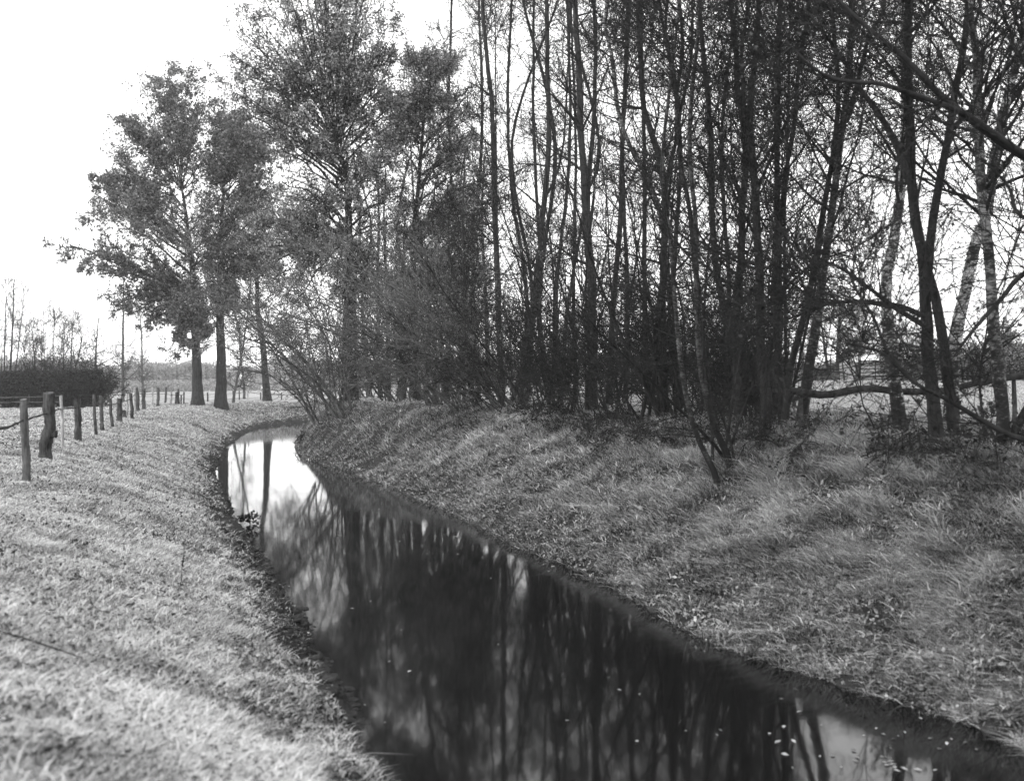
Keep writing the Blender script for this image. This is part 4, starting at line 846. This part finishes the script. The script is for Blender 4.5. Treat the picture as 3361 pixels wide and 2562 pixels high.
stick('fallen_stick', 'long dark stick lying in the pale grass near the camera', [(-40, 1362), (40, 1385), (110, 1408), (178, 1432)], .011, .06)
stick('fallen_stick', 'thin curved twig in the grass above the long dark stick', [(190, 1290), (210, 1318), (250, 1328), (330, 1348), (400, 1382)], .007, .03)
def dock(name, label, px, h, seed, leafy=True, y=None, r=.006):
    """dead upright weed with a dark seed head"""
    rng = np.random.default_rng(seed); p = ong(*px, 3, 90); root = thing(name, label, 'weed', p); n = 3 if leafy else 1; g = Geo(); gf = Geo()
    for k in range(n):
        d = unit(np.array([rng.normal() * .2, rng.normal() * .2, 1])); t = np.linspace(0, 1, 6)[:, None]; P = p + [rng.normal() * .05, rng.normal() * .05, -.02] + d * h * rng.uniform(.7, 1.1) * t + rng.normal(size=(6, 3)) * .008; tubes(g, P, np.linspace(r, r * .5, 6), 5)
        leaves(gf, rng, P[None], 26, .022 + .012 * h, .018, 0, .4, .45)
    g.build('stems', M_TWIG, root); gf.build('seed_heads', M_LEAFN, root)
for k, (u, v, h, lab) in enumerate([(383, 1078, .28, 'dark dead weed standing alone on the slope below the stubby posts'), (322, 1168, .26, 'cluster of dark dead weeds on the near slope, left one'), (345, 1166, .22, 'cluster of dark dead weeds on the near slope, middle one'),
        (370, 1172, .26, 'cluster of dark dead weeds on the near slope, right one'), (155, 1255, .10, 'dark weed tuft in the pale grass above the curved twig'), (8, 1205, .2, 'dark weed at the edge of the frame below the smooth leaning post')]):
    dock('dead_weed', lab, (u, v), h, 600 + k)
dock('dead_stalk', 'single thin dead stalk leaning on the slope near the water', (388, 1262), .6, 620, False)
def sprig():
    rng = np.random.default_rng(630); p = at_z(497, 1128, WZ + .02); root = thing('leafy_sprig', 'small leafy sprig arching from the bank over the bright water', 'sprig', p); n = 7; M = 6
    pos = np.tile(p, (M, 1)); d = unit(np.c_[rng.uniform(-.2, 1.2, M), rng.normal(size=M) * .4, rng.uniform(.5, 1.1, M)]); out = [pos]
    for s in range(n): d = unit(d + [0, 0, -.13] + rng.normal(size=(M, 3)) * .12); pos = pos + d * .11; out.append(pos)
    P = np.stack(out, 1); R = np.full((M, n + 1), .007); g = Geo(); tubes(g, P, R, 4); g.build('stems', M_TWIG, root); gf = Geo(); leaves(gf, rng, P, 30, .085, .03, 0, .5, .3); gf.build('leaves', M_LEAFN, root)
sprig()
def bank_hole(u, v, lab):
    """dark undercut root mass on the point of the bank"""
    rng = np.random.default_rng(640); p = at_z(u, v, WZ + .05); root = thing('root_clump', lab, 'roots', p); g = Geo(); M = 50; n = 6
    pos = p + rng.normal(size=(M, 3)) * [.16, .5, .12] + [.5, .3, .7]; d = unit(rng.normal(size=(M, 3)) * [.5, .6, .2] + [-.3, 0, -1]); out = [pos]
    for s in range(n): d = unit(d + rng.normal(size=(M, 3)) * .3); pos = pos + d * .13; out.append(pos)
    P = np.stack(out, 1); P[..., 2] = np.maximum(P[..., 2], WZ + .02); tubes(g, P, np.full((M, n + 1), .022) * rng.uniform(.5, 1.3, (M, 1)), 5); g.build('roots', M_TWIG, root)
    gf = Geo(); leaves(gf, rng, P, 14, .07, .04, 0, .3, 0); gf.build('moss', M_LEAFN, root)
bank_hole(640, 962, 'dark clump of roots on the point of the wooded bank where the stream bends')

# ---------------------------------------------------------------- the air: far things fade
def haze():
    m, nt, o = newmat('haze_air'); v = nt.nodes.new('ShaderNodeVolumePrincipled'); v.inputs['Color'].default_value = (.95, .95, .95, 1)
    v.inputs['Density'].default_value = .0004; nt.links.new(v.outputs[0], o.inputs['Volume'])
    x, y0, y1, z0, z1 = 640, -60, 640, -6, 46; V = [(-x, y0, z0), (x, y0, z0), (x, y1, z0), (-x, y1, z0), (-x, y0, z1), (x, y0, z1), (x, y1, z1), (-x, y1, z1)]
    g = Geo(); g.add(V, [(0, 3, 2, 1), (4, 5, 6, 7), (0, 1, 5, 4), (1, 2, 6, 5), (2, 3, 7, 6), (3, 0, 4, 7)]); h = g.build('haze', m); tag(h, 'thin pale winter haze softening the far woods', 'haze', kind='stuff')
haze()
for o in list(bpy.data.objects):
    if '_loc' in o: del o['_loc']
